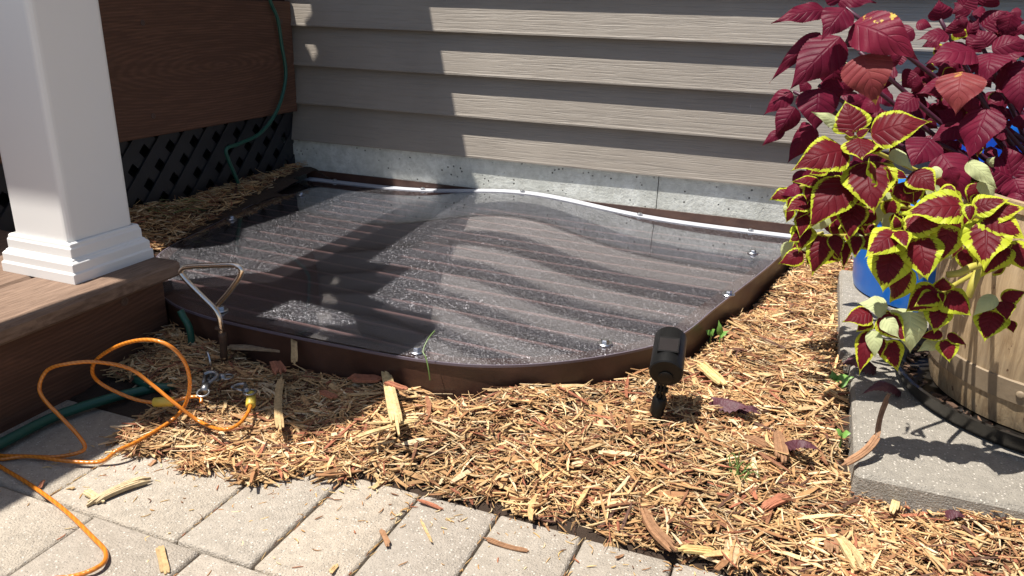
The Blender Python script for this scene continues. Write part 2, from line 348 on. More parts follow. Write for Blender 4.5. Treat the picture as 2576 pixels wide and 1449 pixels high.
# pavement of concrete blocks
mb = MB(); WP = .1021; PX0 = .8763; PE = -1.1217; LR = .1886
rows = []
r1 = [-.56, -.36, -.2, .02, .18, .34, .42, .579, .774]+[PX0+i*WP for i in range(0, 22)]
rows.append(r1)
for k in range(1, 24):
    x = -1.9+.07*(k % 3); rr = []
    if k == 1: rr = [-.8, -.5, -.16, .0, .16, .32, .50, .66, .812]; x = .98
    while x < 3.2: rr.append(x); x += random.choice((.102, .16, .16, .205))
    rows.append(rr)
def block(x0, x1, y0, y1, col):
    g = .0009; ch = .006; x0 += g; x1 -= g; y0 += g; y1 -= g; rc = .0045
    def ring(inset, z, jit=0):
        P = []; q = rc
        for cx, cy, a0 in ((x1-q, y1-q, 0), (x0+q, y1-q, 90), (x0+q, y0+q, 180), (x1-q, y0+q, 270)):
            for k in range(4):
                a = R_(a0+30*k); P.append((cx+(q-inset)*math.cos(a), cy+(q-inset)*math.sin(a), z))
        return P
    dz = random.uniform(-.0012, .0012); tx, ty = random.uniform(-.006, .006), random.uniform(-.006, .006)
    rings = [ring(0, ZG-.05), ring(0, ZG-.007), ring(.0008, ZG-.0028), ring(.0026, ZG-.0008), ring(.0044, ZG)]
    V = []; cx, cy = (x0+x1)/2, (y0+y1)/2
    for rg in rings: V += [(x, y, z+dz+(x-cx)*tx+(y-cy)*ty) for x, y, z in rg]
    n = 16; Fc = [(i*n+k, i*n+(k+1) % n, (i+1)*n+(k+1) % n, (i+1)*n+k) for i in range(4) for k in range(n)]+[tuple(4*n+k for k in range(n))]
    mb.add(V, Fc, col)
TINT = [(1, .985, .97), (.93, .93, .95), (1.03, .98, .93), (.90, .91, .93), (1.03, .95, .90), (.98, .98, .98), (.86, .87, .9)]
for k, rr in enumerate(rows):
    for a, b in zip(rr[:-1], rr[1:]):
        y1 = PE-k*LR; col = random.choice(TINT); f = random.uniform(.93, 1.05)
        block(a, b, y1-LR, y1, tuple(c*f for c in col))
tag(mb.build('paver_pavement', M_PAVE, smooth=True, auto=50), kind='structure')
# house wall
house = thing('house', (1.5, .0, 0), 'grey brown clapboard sided house wall above a pale concrete foundation', 'house')
mb = MB(); C = .1016; x0, x1 = -.012, 6.0; prof = []
for k in range(0, 29):
    z = k*C; prof += [(.006, z+.004), (-.0160, z+.0005), (-.0190, z), (-.0190, z+.0035), (-.0177, z+.007), (.0025, z+C)]
V = []; Fc = []
nx = 61
for i in range(nx):
    x = x0+(x1-x0)*i/(nx-1); V += [(x, y+.0006*math.sin(x*7+z*9), z) for y, z in prof]
n = len(prof)
for i in range(nx-1):
    for j in range(n-1): Fc.append((i*n+j, (i+1)*n+j, (i+1)*n+j+1, i*n+j+1))
mb.add(V, Fc); mb.build('siding', M_SIDING, house)
mb = MB(); mb.box((-.25, -.009, -.6), (1.0245, .25, -.0005)); mb.box((1.0265, -.009, -.6), (6, .25, -.0005)); mb.build('foundation', M_CONC, house)
mb = MB(); mb.box((-3, .03, .011), (6, .25, 2.96)); mb.build('sheathing', M_BACKING, house)
# ------------------------------------------------------------------ porch deck
deck = thing('porch_deck', (0, -.6, .08), 'dark brown porch deck edge with wide fascia board over black lattice skirting', 'deck')
mb = MB(); mb.box((-.013, -3.2, .080), (.012, -.014, .3655), .002); mb.build('fascia_board', M_FASCIA, deck)
mb = MB()
for i in range(20):
    xb = .005-.142*i; mb.box((xb-.138, -3.2, .368), (xb, -.016, .393), .003)
mb.build('deck_boards', M_TREAD, deck)
# lattice
mb = MB(); pitch = .075; w = .0145; z0, z1 = -.22, .10; y0, y1 = -2.2, -.004
def strap(sgn, c, xx):
    # line: z = sgn*(y) + c, clipped to the panel
    pts = []
    for y in (y0, y1):
        z = sgn*y+c; pts.append((y, z))
    ya, yb = y0, y1
    lo = (z0-c)/sgn; hi = (z1-c)/sgn; lo, hi = min(lo, hi), max(lo, hi)
    ya = max(ya, lo); yb = min(yb, hi)
    if yb-ya < .005: return
    o = w*math.sqrt(2)
    V = []
    for x in (xx, xx+.004):
        for y, q in ((ya, -o), (yb, -o), (yb, o), (ya, o)): V.append((x, y, sgn*y+c+q))
    mb.add(V, [(3, 2, 1, 0), (4, 5, 6, 7), (0, 1, 5, 4), (1, 2, 6, 5), (2, 3, 7, 6), (3, 0, 4, 7)])
# holes centred at y=-.46+k*.075, z=.048 ; strap centre lines pass half a pitch away
for k in range(-40, 70):
    strap(1, .048+.46-.0375+k*.075, -.016)
    strap(-1, .048-.46-.0375+k*.075, -.0205)
mb.box((-.022, y1-.03, z0), (-.0155, y1, z1))
la = mb.build('lattice', M_LATT, deck)
mb = MB(); mb.box((-.10, -3.2, -.235), (-.06, .02, .36)); mb.build('shade_backing', M_BACKING, deck)  # solid panel whose black colour stands in for the dark under the deck
for (a, b) in ((740, 118), (795, 602), (1458, 112), (1478, 457)):
    mb = MB(); p = at(*ZA(a, b), X=.0125); Mx = np.array([[0, 0, 1], [1, 0, 0], [0, 1, 0]])
    mb.lathe([(.0062, 0), (.0062, .0006), (.0045, .001), (.003, .0003), (.0001, .0003)], (p[0]-.0001, p[1], p[2]), 16, Mx); mb.build('screw_plug', M_PLUG, deck)

# step
step = thing('porch_step', (0, -1.5, ZG), 'brown composite porch step box carrying the white post', 'step')
mb = MB(); mb.box((.282, -3.0, -.0635), (.42, -.90, -.038), .005); mb.box((.139, -3.0, -.0635), (.277, -.90, -.038), .005); mb.box((-.004, -3.0, -.0635), (.134, -.90, -.038), .005)
mb.build('tread_boards', M_TREAD, step)
mb = MB(); mb.box((.372, -3.0, -.234), (.398, -.922, -.064), .002); mb.build('riser_board', M_FASCIA, step)
mb = MB(); mb.box((.0, -.949, -.234), (.3715, -.923, -.064)); mb.build('end_board', M_FASCIA, step)
mb = MB(); p = at(*Z(0, 850, 2.635)(1290, 888), X=.398)
mb.lathe([(.0075, 0), (.0075, .0006), (.005, .001), (.003, .0002), (.0001, .0002)], (p[0], p[1], p[2]), 18, np.array([[0, 0, 1], [1, 0, 0], [0, 1, 0]]))
mb.build('screw_plug', simple('plug2', (.11, .062, .04), .7), step)
# post
pc = (.2925, -.982); post = thing('porch_post', (pc[0], pc[1], -.038), 'white square porch post with stepped base trim on the brown step', 'post')
def sq(mb, h, z0, z1, bev): mb.box((pc[0]-h, pc[1]-h, z0), (pc[0]+h, pc[1]+h, z1), bev)
mb = MB()
def rsq(h, z, r=.010):
    P = []
    for cx, cy, a0 in ((h-r, h-r, 0), (-h+r, h-r, 90), (-h+r, -h+r, 180), (h-r, -h+r, 270)):
        for k in range(5): a = R_(a0+22.5*k); P.append((pc[0]+cx+r*math.cos(a), pc[1]+cy+r*math.sin(a), z))
    return P
A_ = rsq(.0595, -.037); B_ = rsq(.0595, 1.0); mb.add(A_+B_, [(k, (k+1) % 20, 20+(k+1) % 20, 20+k) for k in range(20)]+[tuple(range(20, 40))])
mb.build('post_shaft', M_POST, post)
prof = [(.076, -.0378), (.076, -.0235), (.0735, -.021), (.0735, -.009), (.0715, -.0065), (.0695, -.005), (.0695, -.0035), (.0665, -.0015), (.0665, .0125), (.065, .015), (.0645, .019), (.0625, .021), (.0605, .021), (.0605, .018)]
mb = MB(); V = []; Fc = []
for h, z in prof: V += [(pc[0]+a*h, pc[1]+b*h, z) for a, b in ((1, 1), (-1, 1), (-1, -1), (1, -1))]
for i in range(len(prof)-1):
    for k in range(4): Fc.append((i*4+k, i*4+(k+1) % 4, i*4+4+(k+1) % 4, i*4+4+k))
mb.add(V, Fc); o = mb.build('base_trim', M_POST, post)
bv = o.modifiers.new('bevel', 'BEVEL'); bv.width = .0011; bv.segments = 2
mb = MB(); sq(mb, .075, 1.0005, 1.02, .004); mb.build('post_cap', M_POST, post)
# unseen overhead plates, added and outlined for the shadows they cast into view
def overhead(poly, z): return [(x-SX*z, y-SQ*z) for x, y in poly]
rail = thing('rail_shade', (.15, -.6, 1.02), 'unseen rail plate outlined to cast the long shade band over step and cover', 'shade plate')
mb = MB(); mb.prism(overhead([(.414, -.03), (.42, -.33), (.435, -.6), (.432, -.75), (.395, -1.1), (.375, -2.2), (.47, -2.2), (.50, -1.2), (.573, -.75), (.573, -.69), (.55, -.4), (.53, -.03)], 1.03)[::-1], 1.025, 1.05); mb.build('rail_shade_plate', M_POST, rail)  # unseen rail; its outline is cut to the shadow band it casts
mb = MB(); mb.prism(overhead([(.22, -1.02), (.40, -1.02), (.49, -.93), (.49, -.885), (.34, -.885), (.22, -.98)], 1.06), 1.055, 1.075); mb.build('post_shade_plate', M_POST, rail)  # added plate that keeps the sun off the post front
can = thing('wall_shade', (0, -.2, 1.3), 'unseen added plate cut to shade the siding and the left of the cover', 'canopy')
mb = MB()
for poly in ([(-1.5, .16), (.572, .16), (.53, -.03), (-1.5, -.03)][::-1][:0] or [(.136, .037), (.160, .049), (.148, .060), (.178, .071), (.178, .18), (.525, .18), (.527, -.03), (.136, -.03)],
             [(-1.5, -.03), (.1361, -.03), (.1361, .037), (.128, .049), (.113, .059), (.116, .071), (.105, .18), (-1.5, .18)],
             [(-1.5, -.72), (.19, -.72), (.24, -.66), (.235, -.61), (.19, -.55), (.205, -.40), (.195, -.15), (.28, -.045), (.28, -.0301), (-1.5, -.0301)],):
    mb.prism(overhead(poly, 1.3), 1.3, 1.31)
mb.build('wall_shade_plate', M_POST, can)  # added plates; the notch between them leaves the small sunlit patches on the siding
bk = thing('mulch_shade', (.4, -1.2, 1.1), 'unseen added plate cut to shade the mulch in front of the well rim', 'board')
mb = MB(); mb.prism(overhead([(.56, -.76), (.60, -.79), (.74, -.835), (.81, -.83), (.83, -.90), (.82, -.965), (.785, -1.09), (.74, -1.135), (.65, -1.118), (.57, -1.12), (.535, -1.2), (.46, -1.2), (.46, -.95), (.56, -.945), (.66, -.935), (.71, -.91), (.68, -.88), (.60, -.87), (.5, -.86), (.46, -.80), (.46, -.76)], 1.1), 1.1, 1.12); mb.build('mulch_shade_plate', M_FASCIA, bk)  # added plate; outline follows the shaded patch on mulch and cover front
# ------------------------------------------------------------------ window well
RT = [(1.352, -.0138), (1.349, -.055), (1.306, -.278), (1.242, -.549), (1.211, -.687), (1.172, -.765), (1.08, -.861), (.985, -.921), (.88, -.947), (.728, -.953)]
HALF = catmull([(*p, 0) for p in RT], 8)
XC = .697
OUT = [(p[0], p[1]) for p in HALF]+[(2*XC-p[0], p[1]) for p in HALF[::-1]]     # right-back -> front -> left-back
well = thing('window_well', (XC, -.45, -.25), 'brown steel window well sunk in mulch against the foundation', 'window well')
def band(off0, off1, za, zb):
    mb = MB(); n = len(OUT); ce = np.array([XC, -.42])
    def o(p, d):
        v = np.array(p)-ce; v /= np.linalg.norm(v); return (p[0]+v[0]*d, min(p[1]+v[1]*d, -.0135))
    V = []
    for p in OUT: a = o(p, off0); b = o(p, off1); V += [(*a, za), (*a, zb), (*b, zb), (*b, za)]
    Fc = []
    for i in range(n-1):
        for k in range(4): Fc.append((i*4+k, i*4+(k+1) % 4, i*4+4+(k+1) % 4, i*4+4+k))
    mb.add(V, Fc); return mb
band(.0, -.004, -.30, -.1045).build('well_wall', M_STEEL, well, smooth=True, auto=40)
band(.0, -.022, -.1075, -.1052).build('well_rim', M_STEEL, well, smooth=True, auto=40)
mb = MB(); mb.box((.028, -.0130, -.30), (1.372, -.0093, -.081)); mb.build('wall_flange', M_STEEL, well)
# ridged pan under the sheet; sun-caught ridges and dark valleys painted per vertex
mb = MB(); V = []; Fc = []; nyr = 480; nxr = 14; Cc = []
def xr(y):
    for a, b in zip(HALF[:-1], HALF[1:]):
        if b[1] <= y <= a[1]: return a[0]+(b[0]-a[0])*((y-a[1])/((b[1]-a[1])-1e-9))
    return HALF[-1][0]
for j in range(nyr+1):
    y = -.03-.905*j/nyr; xx = xr(y)-.016; xl = 2*XC-xx
    for i in range(nxr+1):
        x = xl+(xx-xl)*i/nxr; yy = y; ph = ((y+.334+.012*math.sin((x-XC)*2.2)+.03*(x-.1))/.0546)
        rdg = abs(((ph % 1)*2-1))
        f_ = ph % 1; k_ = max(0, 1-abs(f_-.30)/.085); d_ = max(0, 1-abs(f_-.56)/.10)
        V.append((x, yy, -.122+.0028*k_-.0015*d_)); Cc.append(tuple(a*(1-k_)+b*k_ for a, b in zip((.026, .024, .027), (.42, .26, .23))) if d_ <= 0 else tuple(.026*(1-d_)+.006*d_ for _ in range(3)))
for j in range(nyr):
    for i in range(nxr): a = j*(nxr+1)+i; Fc.append((a, a+nxr+1, a+nxr+2, a+1))
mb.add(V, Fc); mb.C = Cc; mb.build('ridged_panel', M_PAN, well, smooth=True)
# cover sheet
def bulge(x, y): return .031*math.exp(-((x-.70)/.235)**2)*max(0, 1+y/.93)**.75
def zs(x, y): return -.1045+bulge(x, y)
cover = thing('well_cover', (XC, -.45, -.1), 'bowed clear pebbled plastic cover screwed over the brown window well', 'well cover')
ring = [np.array((p[0], min(p[1], -.0145))) for p in OUT]
bkx = [np.array((2*XC-RT[0][0]+(RT[0][0]*2-2*XC)*k/40, -.0145)) for k in range(1, 40)]
ring = ring+bkx; ce = np.array([XC, -.42]); nr = 30; n = len(ring); V = [(ce[0], ce[1], zs(*ce))]
for i in range(1, nr+1):
    for p in ring:
        q = ce+(p-ce)*(i/nr)*1.0; 
        if i == nr and q[1] < -.01: v = (p-ce); q = p+v/np.linalg.norm(v)*.0035
        V.append((q[0], q[1], zs(*q)))
Fc = [(0, 1+(k+1) % n, 1+k) for k in range(n)]
for i in range(nr-1):
    for k in range(n): a = 1+i*n; Fc.append((a+k, a+(k+1) % n, a+n+(k+1) % n, a+n+k))
mb = MB(); mb.add(V, [f[::-1] for f in Fc]); o = mb.build('cover_sheet', M_SHEET, cover, smooth=True)
bm_fix = o.data
if o.data.polygons[5].normal.z < 0: o.data.flip_normals()
e = V[1+(nr-1)*n:]; mb = MB(); V2 = []
for p in e: V2 += [(p[0], p[1], p[2]+.0002), (p[0], p[1], p[2]-.0035), (p[0]-(p[0]-XC)*.004, p[1]-(p[1]+.42)*.004, p[2]+.0002)]
Fc = []
for k in range(n):
    a, b = 3*k, 3*((k+1) % n); Fc += [(a, b, b+1, a+1), (a+2, b+2, b, a)]
mb.add(V2, Fc); mb.build('sheet_edge', M_EDGE, cover)
# aluminium strip
mb = MB(); V = []; Fc = []; nx = 90; sec = [(-.042, .0005), (-.042, .0020), (-.038, .0027), (-.034, .0019), (-.024, .0019), (-.021, .0029), (-.0165, .0029), (-.015, .0005)]
for i in range(nx):
    x = .040+(1.358-.040)*i/(nx-1)
    V += [(x, y, zs(x, y)+dz) for y, dz in sec]
for i in range(nx-1):
    for k in range(len(sec)-1): Fc.append((i*8+k, i*8+k+1, i*8+9+k, i*8+8+k))
mb.add(V, Fc); mb.build('edge_strip', M_ALU, cover)
def screw(x, y, par, big=1):
    z = zs(x, y)
    mb = MB(); mb.lathe([(.0115*big, .0008), (.0118*big, .0018), (.0105*big, .003), (.004, .0036)], (x, y, z), 24); w_ = mb.build('washer', M_SCREW, par, smooth=True, auto=30)
    mb = MB(); mb.lathe([(.0065*big, .003), (.0065*big, .0062), (.0052*big, .0078), (.002, .0082)], (x, y, z), 6); mb.build('screw_head', M_SCREW, w_ and par, smooth=False)
for x, y in ((.142, -.201), (.149, -.47), (.511, -.922), (.87, -.928), (1.271, -.2), (1.255, -.484), (1.111, -.787)): screw(x, y, cover)
for x in (.13, .405, .688, .991, 1.25):
    mb = MB(); mb.lathe([(.0065, .004), (.0065, .006), (.004, .0078), (.001, .008)], (x, -.027, zs(x, -.027)), 12); mb.build('strip_screw', M_SCREW, cover, smooth=True, auto=40)
# ------------------------------------------------------------------ mulch
def inside(px, py, poly):
    r = False; n = len(poly); j = n-1
    for i in range(n):
        if ((poly[i][1] > py) != (poly[j][1] > py)) and (px < (poly[j][0]-poly[i][0])*(py-poly[i][1])/(poly[j][1]-poly[i][1])+poly[i][0]): r = not r
        j = i
    return r
WELLP = [(XC+(x-XC)*1.012, -.42+(y+.42)*1.008+ (0.02 if y > -.05 else 0)) for x, y in OUT]
def hump(x, y): return .007*math.sin(x*9+1.3)*math.cos(y*11+.7)+.005*math.sin(x*23+y*17)+.004*math.sin(x*41-y*37)
def mz(x, y):
    if x < .40 and y > -.97:       # strip between lattice and cover
        return -.108+.034*math.exp(-((x-.03)/.08)**2)*(1 if y > -.75 else .3)+hump(x, y)*.7
    t_ = min(1, max(0, (-.93-y)/.19)); b = -.152-(.03*t_ if x > .75 else .03*t_)
    if x > 1.25 and y > -.6: b = -.157
    if y < -1.09: b = -.181
    return b+hump(x, y)*(1-.6*t_)
SLABS = [(1.448, -.905, 2.4, -.585), (1.442, -.58, 2.4, -.12)]
def edge_y(x):   # how far mulch spills towards the pavers
    if x > .885: return PE+.004+.006*math.sin(x*60)
    return PE-.012-.06*max(0, min(1, (.88-x)/.12))+.012*math.sin(x*70)
def ok(x, y):
    if y > -.002 or y < edge_y(x): return False
    if inside(x, y, WELLP): return False
    if x < .405 and y < -.895: return False
    if x < .55 and y < -1.06: return y > -1.06-.0
    for a, b, c, d in SLABS:
        if a < x < c and b < y < d: return False
    return x > -.05
# base sheet
mb = MB(); V = []; idx = {}; st = .02; xs = np.arange(-.3, 3.2, st); ys = np.arange(-1.34, .01, st)
for i, x in enumerate(xs):
    for j, y in enumerate(ys):
        z = mz(x, y)-.008
        if y < PE-.012: z = min(z, ZG-.02)
        if x < .40 and y < -.88: z = -.22
        idx[i, j] = len(V); V.append((x, y, z))
Fc = []
for i in range(len(xs)-1):
    for j in range(len(ys)-1):
        cx, cy = xs[i]+st/2, ys[j]+st/2
        if inside(cx, cy, [(XC+(x-XC)*.975, -.42+(y+.42)*.975) for x, y in OUT]) : continue
        Fc.append((idx[i, j], idx[i+1, j], idx[i+1, j+1], idx[i, j+1]))
mb.add(V, Fc); tag(mb.build('mulch_bed', M_SOIL, smooth=True), kind='structure')
PAL = [((.68, .43, .165), 6), ((.78, .55, .25), 5), ((.55, .31, .11), 5), ((.42, .20, .07), 3), ((.42, .14, .06), 2), ((.26, .105, .04), 2), ((.14, .06, .03), 1), ((.82, .64, .36), 3)]
PC = [c for c, w_ in PAL for _ in range(w_)]
def chip(mb, x, y, z, L, w_, th, yaw, pit, col, bend=0, roll=0, taper=.5):
    d = np.array([math.cos(yaw)*math.cos(pit), math.sin(yaw)*math.cos(pit), math.sin(pit)])
    s_ = np.array([-math.sin(yaw), math.cos(yaw), 0]); u = np.cross(d, s_)
    s2 = s_*math.cos(roll)+u*math.sin(roll); u2 = np.cross(d, s2); V = []; c0 = np.array([x, y, z])
    for t_, ww in ((-.5, taper), (-.18, 1), (.2, .9), (.5, taper*.5)):
        p = c0+d*L*t_+s_*(bend*L*(t_*t_*4-.5)); 
        V += [p-s2*w_*ww/2-u2*th/2, p+s2*w_*ww/2-u2*th/2, p+s2*w_*ww/2+u2*th/2, p-s2*w_*ww/2+u2*th/2]
    Fc = [(3, 2, 1, 0), (12, 13, 14, 15)]
    for k in range(3):
        for q in range(4): Fc.append((k*4+q, k*4+(q+1) % 4, k*4+4+(q+1) % 4, k*4+4+q))
    mb.add(V, Fc, col)
mb = MB(); cnt = 0
regions = [(-.02, .24, -.9, -.0, 7500), (.40, .9, -1.24, -.9, 18000), (.9, 1.5, -1.13, -.0, 34000), (1.45, 2.3, -1.13, -.88, 13000), (1.38, 2.3, -.14, .0, 1500)]
for (xa, xb, ya, yb, N) in regions:
    for _ in range(N):
        x = random.uniform(xa, xb); y = random.uniform(ya, yb)
        if not ok(x, y): continue
        z = mz(x, y); 
        if y < PE+.01: z = ZG+.003+random.random()*.007
        near = y < -.7
        r = random.random()
        if r < .22: L = random.uniform(.018, .05); w_ = random.uniform(.0005, .0012)
        elif r < .62: L = random.uniform(.008, .026); w_ = random.uniform(.0006, .0020)
        elif r < .965: L = random.uniform(.014, .042); w_ = random.uniform(.0014, .0040)
        else: L = random.uniform(.03, .065); w_ = random.uniform(.004, .008)
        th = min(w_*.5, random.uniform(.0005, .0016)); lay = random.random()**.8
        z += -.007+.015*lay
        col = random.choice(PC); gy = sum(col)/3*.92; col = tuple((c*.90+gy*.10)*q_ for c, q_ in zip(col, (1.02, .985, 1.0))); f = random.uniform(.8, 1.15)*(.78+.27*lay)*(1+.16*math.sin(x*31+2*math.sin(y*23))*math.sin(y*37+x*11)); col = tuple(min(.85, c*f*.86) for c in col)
        yaw = random.gauss(.2, .9) if random.random() < .6 else random.uniform(0, math.pi)
        pit = random.gauss(0, .16) if r < .965 else random.gauss(0, .10)
        e1 = (x+math.cos(yaw)*L*.5, y+math.sin(yaw)*L*.5); e2 = (x-math.cos(yaw)*L*.5, y-math.sin(yaw)*L*.5)
        if (not ok(*e1) or not ok(*e2)):
            if inside(*e1, WELLP) or inside(*e2, WELLP) or max(e1[1], e2[1]) > -.004: continue
            if min(e1[0], e2[0]) < .405: continue
            if y < PE+.06 and random.random() < .35: z = ZG+.002+random.random()*.006; pit *= .2
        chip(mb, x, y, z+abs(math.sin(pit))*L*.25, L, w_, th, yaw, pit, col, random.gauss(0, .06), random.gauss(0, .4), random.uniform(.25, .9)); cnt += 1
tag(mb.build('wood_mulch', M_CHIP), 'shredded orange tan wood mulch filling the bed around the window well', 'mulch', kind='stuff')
mb = MB()
for _ in range(520):
    x = random.uniform(.45, 1.9); d_ = abs(random.gauss(0, .045))+.002 if random.random() < .75 else random.uniform(0, .3); y = edge_y(x)-d_
    if x < .52: continue
    L = random.uniform(.002, .012); chip(mb, x, y, ZG+.0012, L, random.uniform(.0004, .0014), .0008, random.uniform(0, 3.1), random.gauss(0, .05), tuple(c*.85 for c in random.choice(PC)), random.gauss(0, .1))
for r_ in range(3):
    for _ in range(70):
        xj = random.choice([PX0+i*WP for i in range(0, 9)]+[.774, .579]); y = PE-random.uniform(0, LR)
        chip(mb, xj+random.gauss(0, .0015), y, ZG-.001, random.uniform(.003, .016), random.uniform(.0004, .0012), .0008, math.pi/2+random.gauss(0, .25), 0, tuple(c*.7 for c in random.choice(PC)))
tag(mb.build('mulch_crumbs', M_CHIP), 'fine wood crumbs scattered over the pavers and in their joints', 'crumbs', kind='stuff')
# single larger slivers one can point to
def sliver(name, a, b, wpx, col, label, z=None, lift=.004, group=None, cat='wood chip', bend=0, zz=(0, 0)):
    g0 = z if z is not None else -.148
    A = at(*a, z=g0+zz[0]); B = at(*b, z=g0+zz[1]); c0 = (A+B)/2; d = B-A; L = np.linalg.norm(d)
    dist = np.linalg.norm(c0-CAM); w_ = wpx/F*dist*.8; lift = lift*.7
    m_ = MB(); rnd = random.Random(int(a[0]*7+a[1])); u = np.cross(d/L, [0, 0, 1]); u /= np.linalg.norm(u); k_ = 3 if w_ < .012 else 5
    for q in range(k_):
        off = (q-(k_-1)/2)/k_*w_; t0, t1 = rnd.uniform(0, .16)*(q != k_//2), 1-rnd.uniform(0, .2)*(q != k_//2); hw = w_/k_*.62; th = min(.0045, w_*.3)*rnd.uniform(.8, 1.15); V = []; rows_ = 9
        for i in range(rows_):
            t_ = t0+(t1-t0)*i/(rows_-1); e_ = .55 if i in (0, rows_-1) else 1
            p = A+d*t_+u*(bend*L*math.sin(math.pi*t_)+off+w_*.05*math.sin(5*t_+q))+np.array([0, 0, lift+.0012*math.sin(4*t_+a[0]+q*.3)])
            V += [p-u*hw*e_, p+u*hw*e_, p+u*hw*e_+np.array([0, 0, th*e_]), p-u*hw*e_+np.array([0, 0, th*e_*rnd.uniform(.85, 1)])]
        Fc = [(3, 2, 1, 0), tuple(4*(rows_-1)+k for k in range(4))]
        for i in range(rows_-1):
            for k in range(4): Fc.append((i*4+k, i*4+(k+1) % 4, i*4+4+(k+1) % 4, i*4+4+k))
        f = .85*rnd.uniform(.82, 1.12); m_.add(V, Fc, tuple(c*f for c in col))
    o = m_.build(name, M_CHIP); tag(o, label, cat, group); return o
G_ = 'larger wood slivers lying about'
T1, T2, T3, T4, T5 = (.74, .55, .27), (.62, .42, .2), (.38, .2, .1), (.45, .17, .09), (.3, .15, .08)
sliver('wood_sliver', ZM(1870, 490), ZM(1975, 985), 34, T1, 'long pale yellow splinter pointing at the camera below the rim front', z=-.145, lift=.010)
sliver('wood_sliver', ZM(1630, 1015), ZM(2120, 870), 14, T1, 'thin pale splinter crossing the long yellow splinter', z=-.152, lift=.012)
sliver('wood_sliver', ZM(1730, 885), ZM(2100, 865), 12, T1, 'thin straight pale splinter just above the crossing splinter', z=-.152, lift=.008)
sliver('wood_sliver', ZM(1870, 620), ZM(2030, 665), 20, T4, 'red brown sliver lying over the head of the long yellow splinter', z=-.145, lift=.016)
sliver('wood_sliver', ZM(1600, 560), ZM(1860, 560), 36, T4, 'dark red brown bark strip at the foot of the rim', z=-.148, lift=.006)
sliver('wood_sliver', ZM(1130, 560), ZM(1115, 950), 22, T2, 'tan upright splinter left of the shaded mulch hollow', z=-.16, lift=.012, bend=.03)
sliver('wood_sliver', ZM(1215, 270), ZM(1215, 470), 18, T2, 'short brown splinter standing against the rim of the well', z=-.14, lift=.012, zz=(.02, 0))
sliver('wood_sliver', ZM(700, 330), ZM(1400, 400), 26, (.45, .32, .2), 'long grey brown strip along the foot of the rim', z=-.145, lift=.008, bend=-.04)
sliver('wood_sliver', ZM(1070, 450), ZM(1120, 530), 34, T4, 'stubby red chip in the shaded mulch', z=-.15, lift=.01)
sliver('wood_sliver', ZM(1400, 660), ZM(1520, 700), 22, T4, 'pinkish red sliver in the shaded mulch hollow', z=-.155, lift=.008)
sliver('wood_chunk', ZS(780, 650), ZS(1060, 880), 34, (.78, .58, .26), 'flat golden yellow wood chunk right of the black garden light', z=-.15, lift=.010)
sliver('wood_sliver', Z8(1870, 780), Z8(2060, 1060), 34, T3, 'curved brown bark sliver beside the pavers near the bottom right', z=-.18, lift=.012, bend=.10)
sliver('wood_chunk', Z8(2070, 1030), Z8(2300, 1040), 28, (.70, .50, .2), 'stout yellow wood chunk at the tip of the curved bark sliver', z=-.18, lift=.006)
sliver('wood_chunk', Z8(2395, 910), Z8(2390, 1115), 38, (.55, .36, .2), 'brown chunk with whitish flakes at the bottom edge of the mulch', z=-.18, lift=.004)
sliver('wood_chunk', Z5(388, 1320), Z5(480, 1449), 38, T1, 'broad pale yellow chunk in the mulch at the bottom right', z=-.175, lift=.012)
sliver('wood_chunk', Z5(350, 1275), Z5(365, 1385), 32, (.4, .22, .11), 'square brown chunk left of the broad pale chunk', z=-.175, lift=.012)
sliver('wood_chunk', Z5(95, 1210), Z5(200, 1165), 32, T4, 'red brown block of wood in the mulch left of the slab corner', z=-.165, lift=.012)
sliver('wood_chunk', Z5(155, 910), Z5(175, 1035), 34, T3, 'brown block standing in the mulch beside the withered leaf', z=-.155, lift=.014)
sliver('wood_chunk', Z5(20, 930), Z5(130, 975), 32, T3, 'brown weathered chunk left of the withered leaf', z=-.155, lift=.01)
sliver('wood_sliver', Z5(950, 1240), Z5(970, 1400), 26, T2, 'tan curved chip at the right bottom edge of the mulch', z=-.175, lift=.012)
sliver('wood_sliver', Z5(625, 1130), Z5(600, 1240), 20, T1, 'yellow splinter leaning on the slab front', z=-.165, lift=.016)
sliver('bark_strip', Z5(400, 1055), Z5(545, 930), 22, T3, 'twisted orange brown bark strip leaning over the slab corner', z=-.14, lift=.016, bend=.1, zz=(0, .03))
sliver('bark_strip', Z5(540, 935), Z5(590, 775), 14, T3, 'thin upper end of the bark strip on the slab', z=-.125, lift=.014, bend=-.05, zz=(.015, .05))
ZP = Z(0, 1000, 1.143)
sliver('wood_sliver', ZP(390, 1140), ZP(680, 1020), 34, (.60, .47, .28), 'long pale grey bark piece lying on the pavers below the mulch', z=-.189, lift=.003, bend=-.05)
sliver('wood_sliver', ZP(385, 1080), ZP(470, 1125), 20, (.74, .60, .34), 'cream fork end of the pale bark piece on the pavers', z=-.189, lift=.004)
sliver('wood_sliver', ZP(720, 1325), ZP(745, 1445), 22, T2, 'short tan stick alone on the pavers near the bottom edge', z=-.189, lift=.002)
sliver('wood_sliver', Z8(910, 945), Z8(1185, 1020), 16, T3, 'brown twig lying across a pinkish paver', z=-.189, lift=.002, bend=.04)
sliver('wood_sliver', Z8(305, 885), Z8(350, 1000), 16, T3, 'short brown twig on the joint between two pavers', z=-.189, lift=.002)
sliver('wood_sliver', Z8(540, 830), Z8(610, 975), 8, T2, 'thin tan curl in the middle of a paver', z=-.189, lift=.002)
sliver('wood_sliver', Z8(520, 725), Z8(675, 770), 12, T4, 'red brown stick at the edge of a paver', z=-.189, lift=.003)
sliver('wood_sliver', Z8(0, 1160), Z8(45, 1095), 14, T2, 'tan chip at the bottom edge of the pavers', z=-.189, lift=.002)
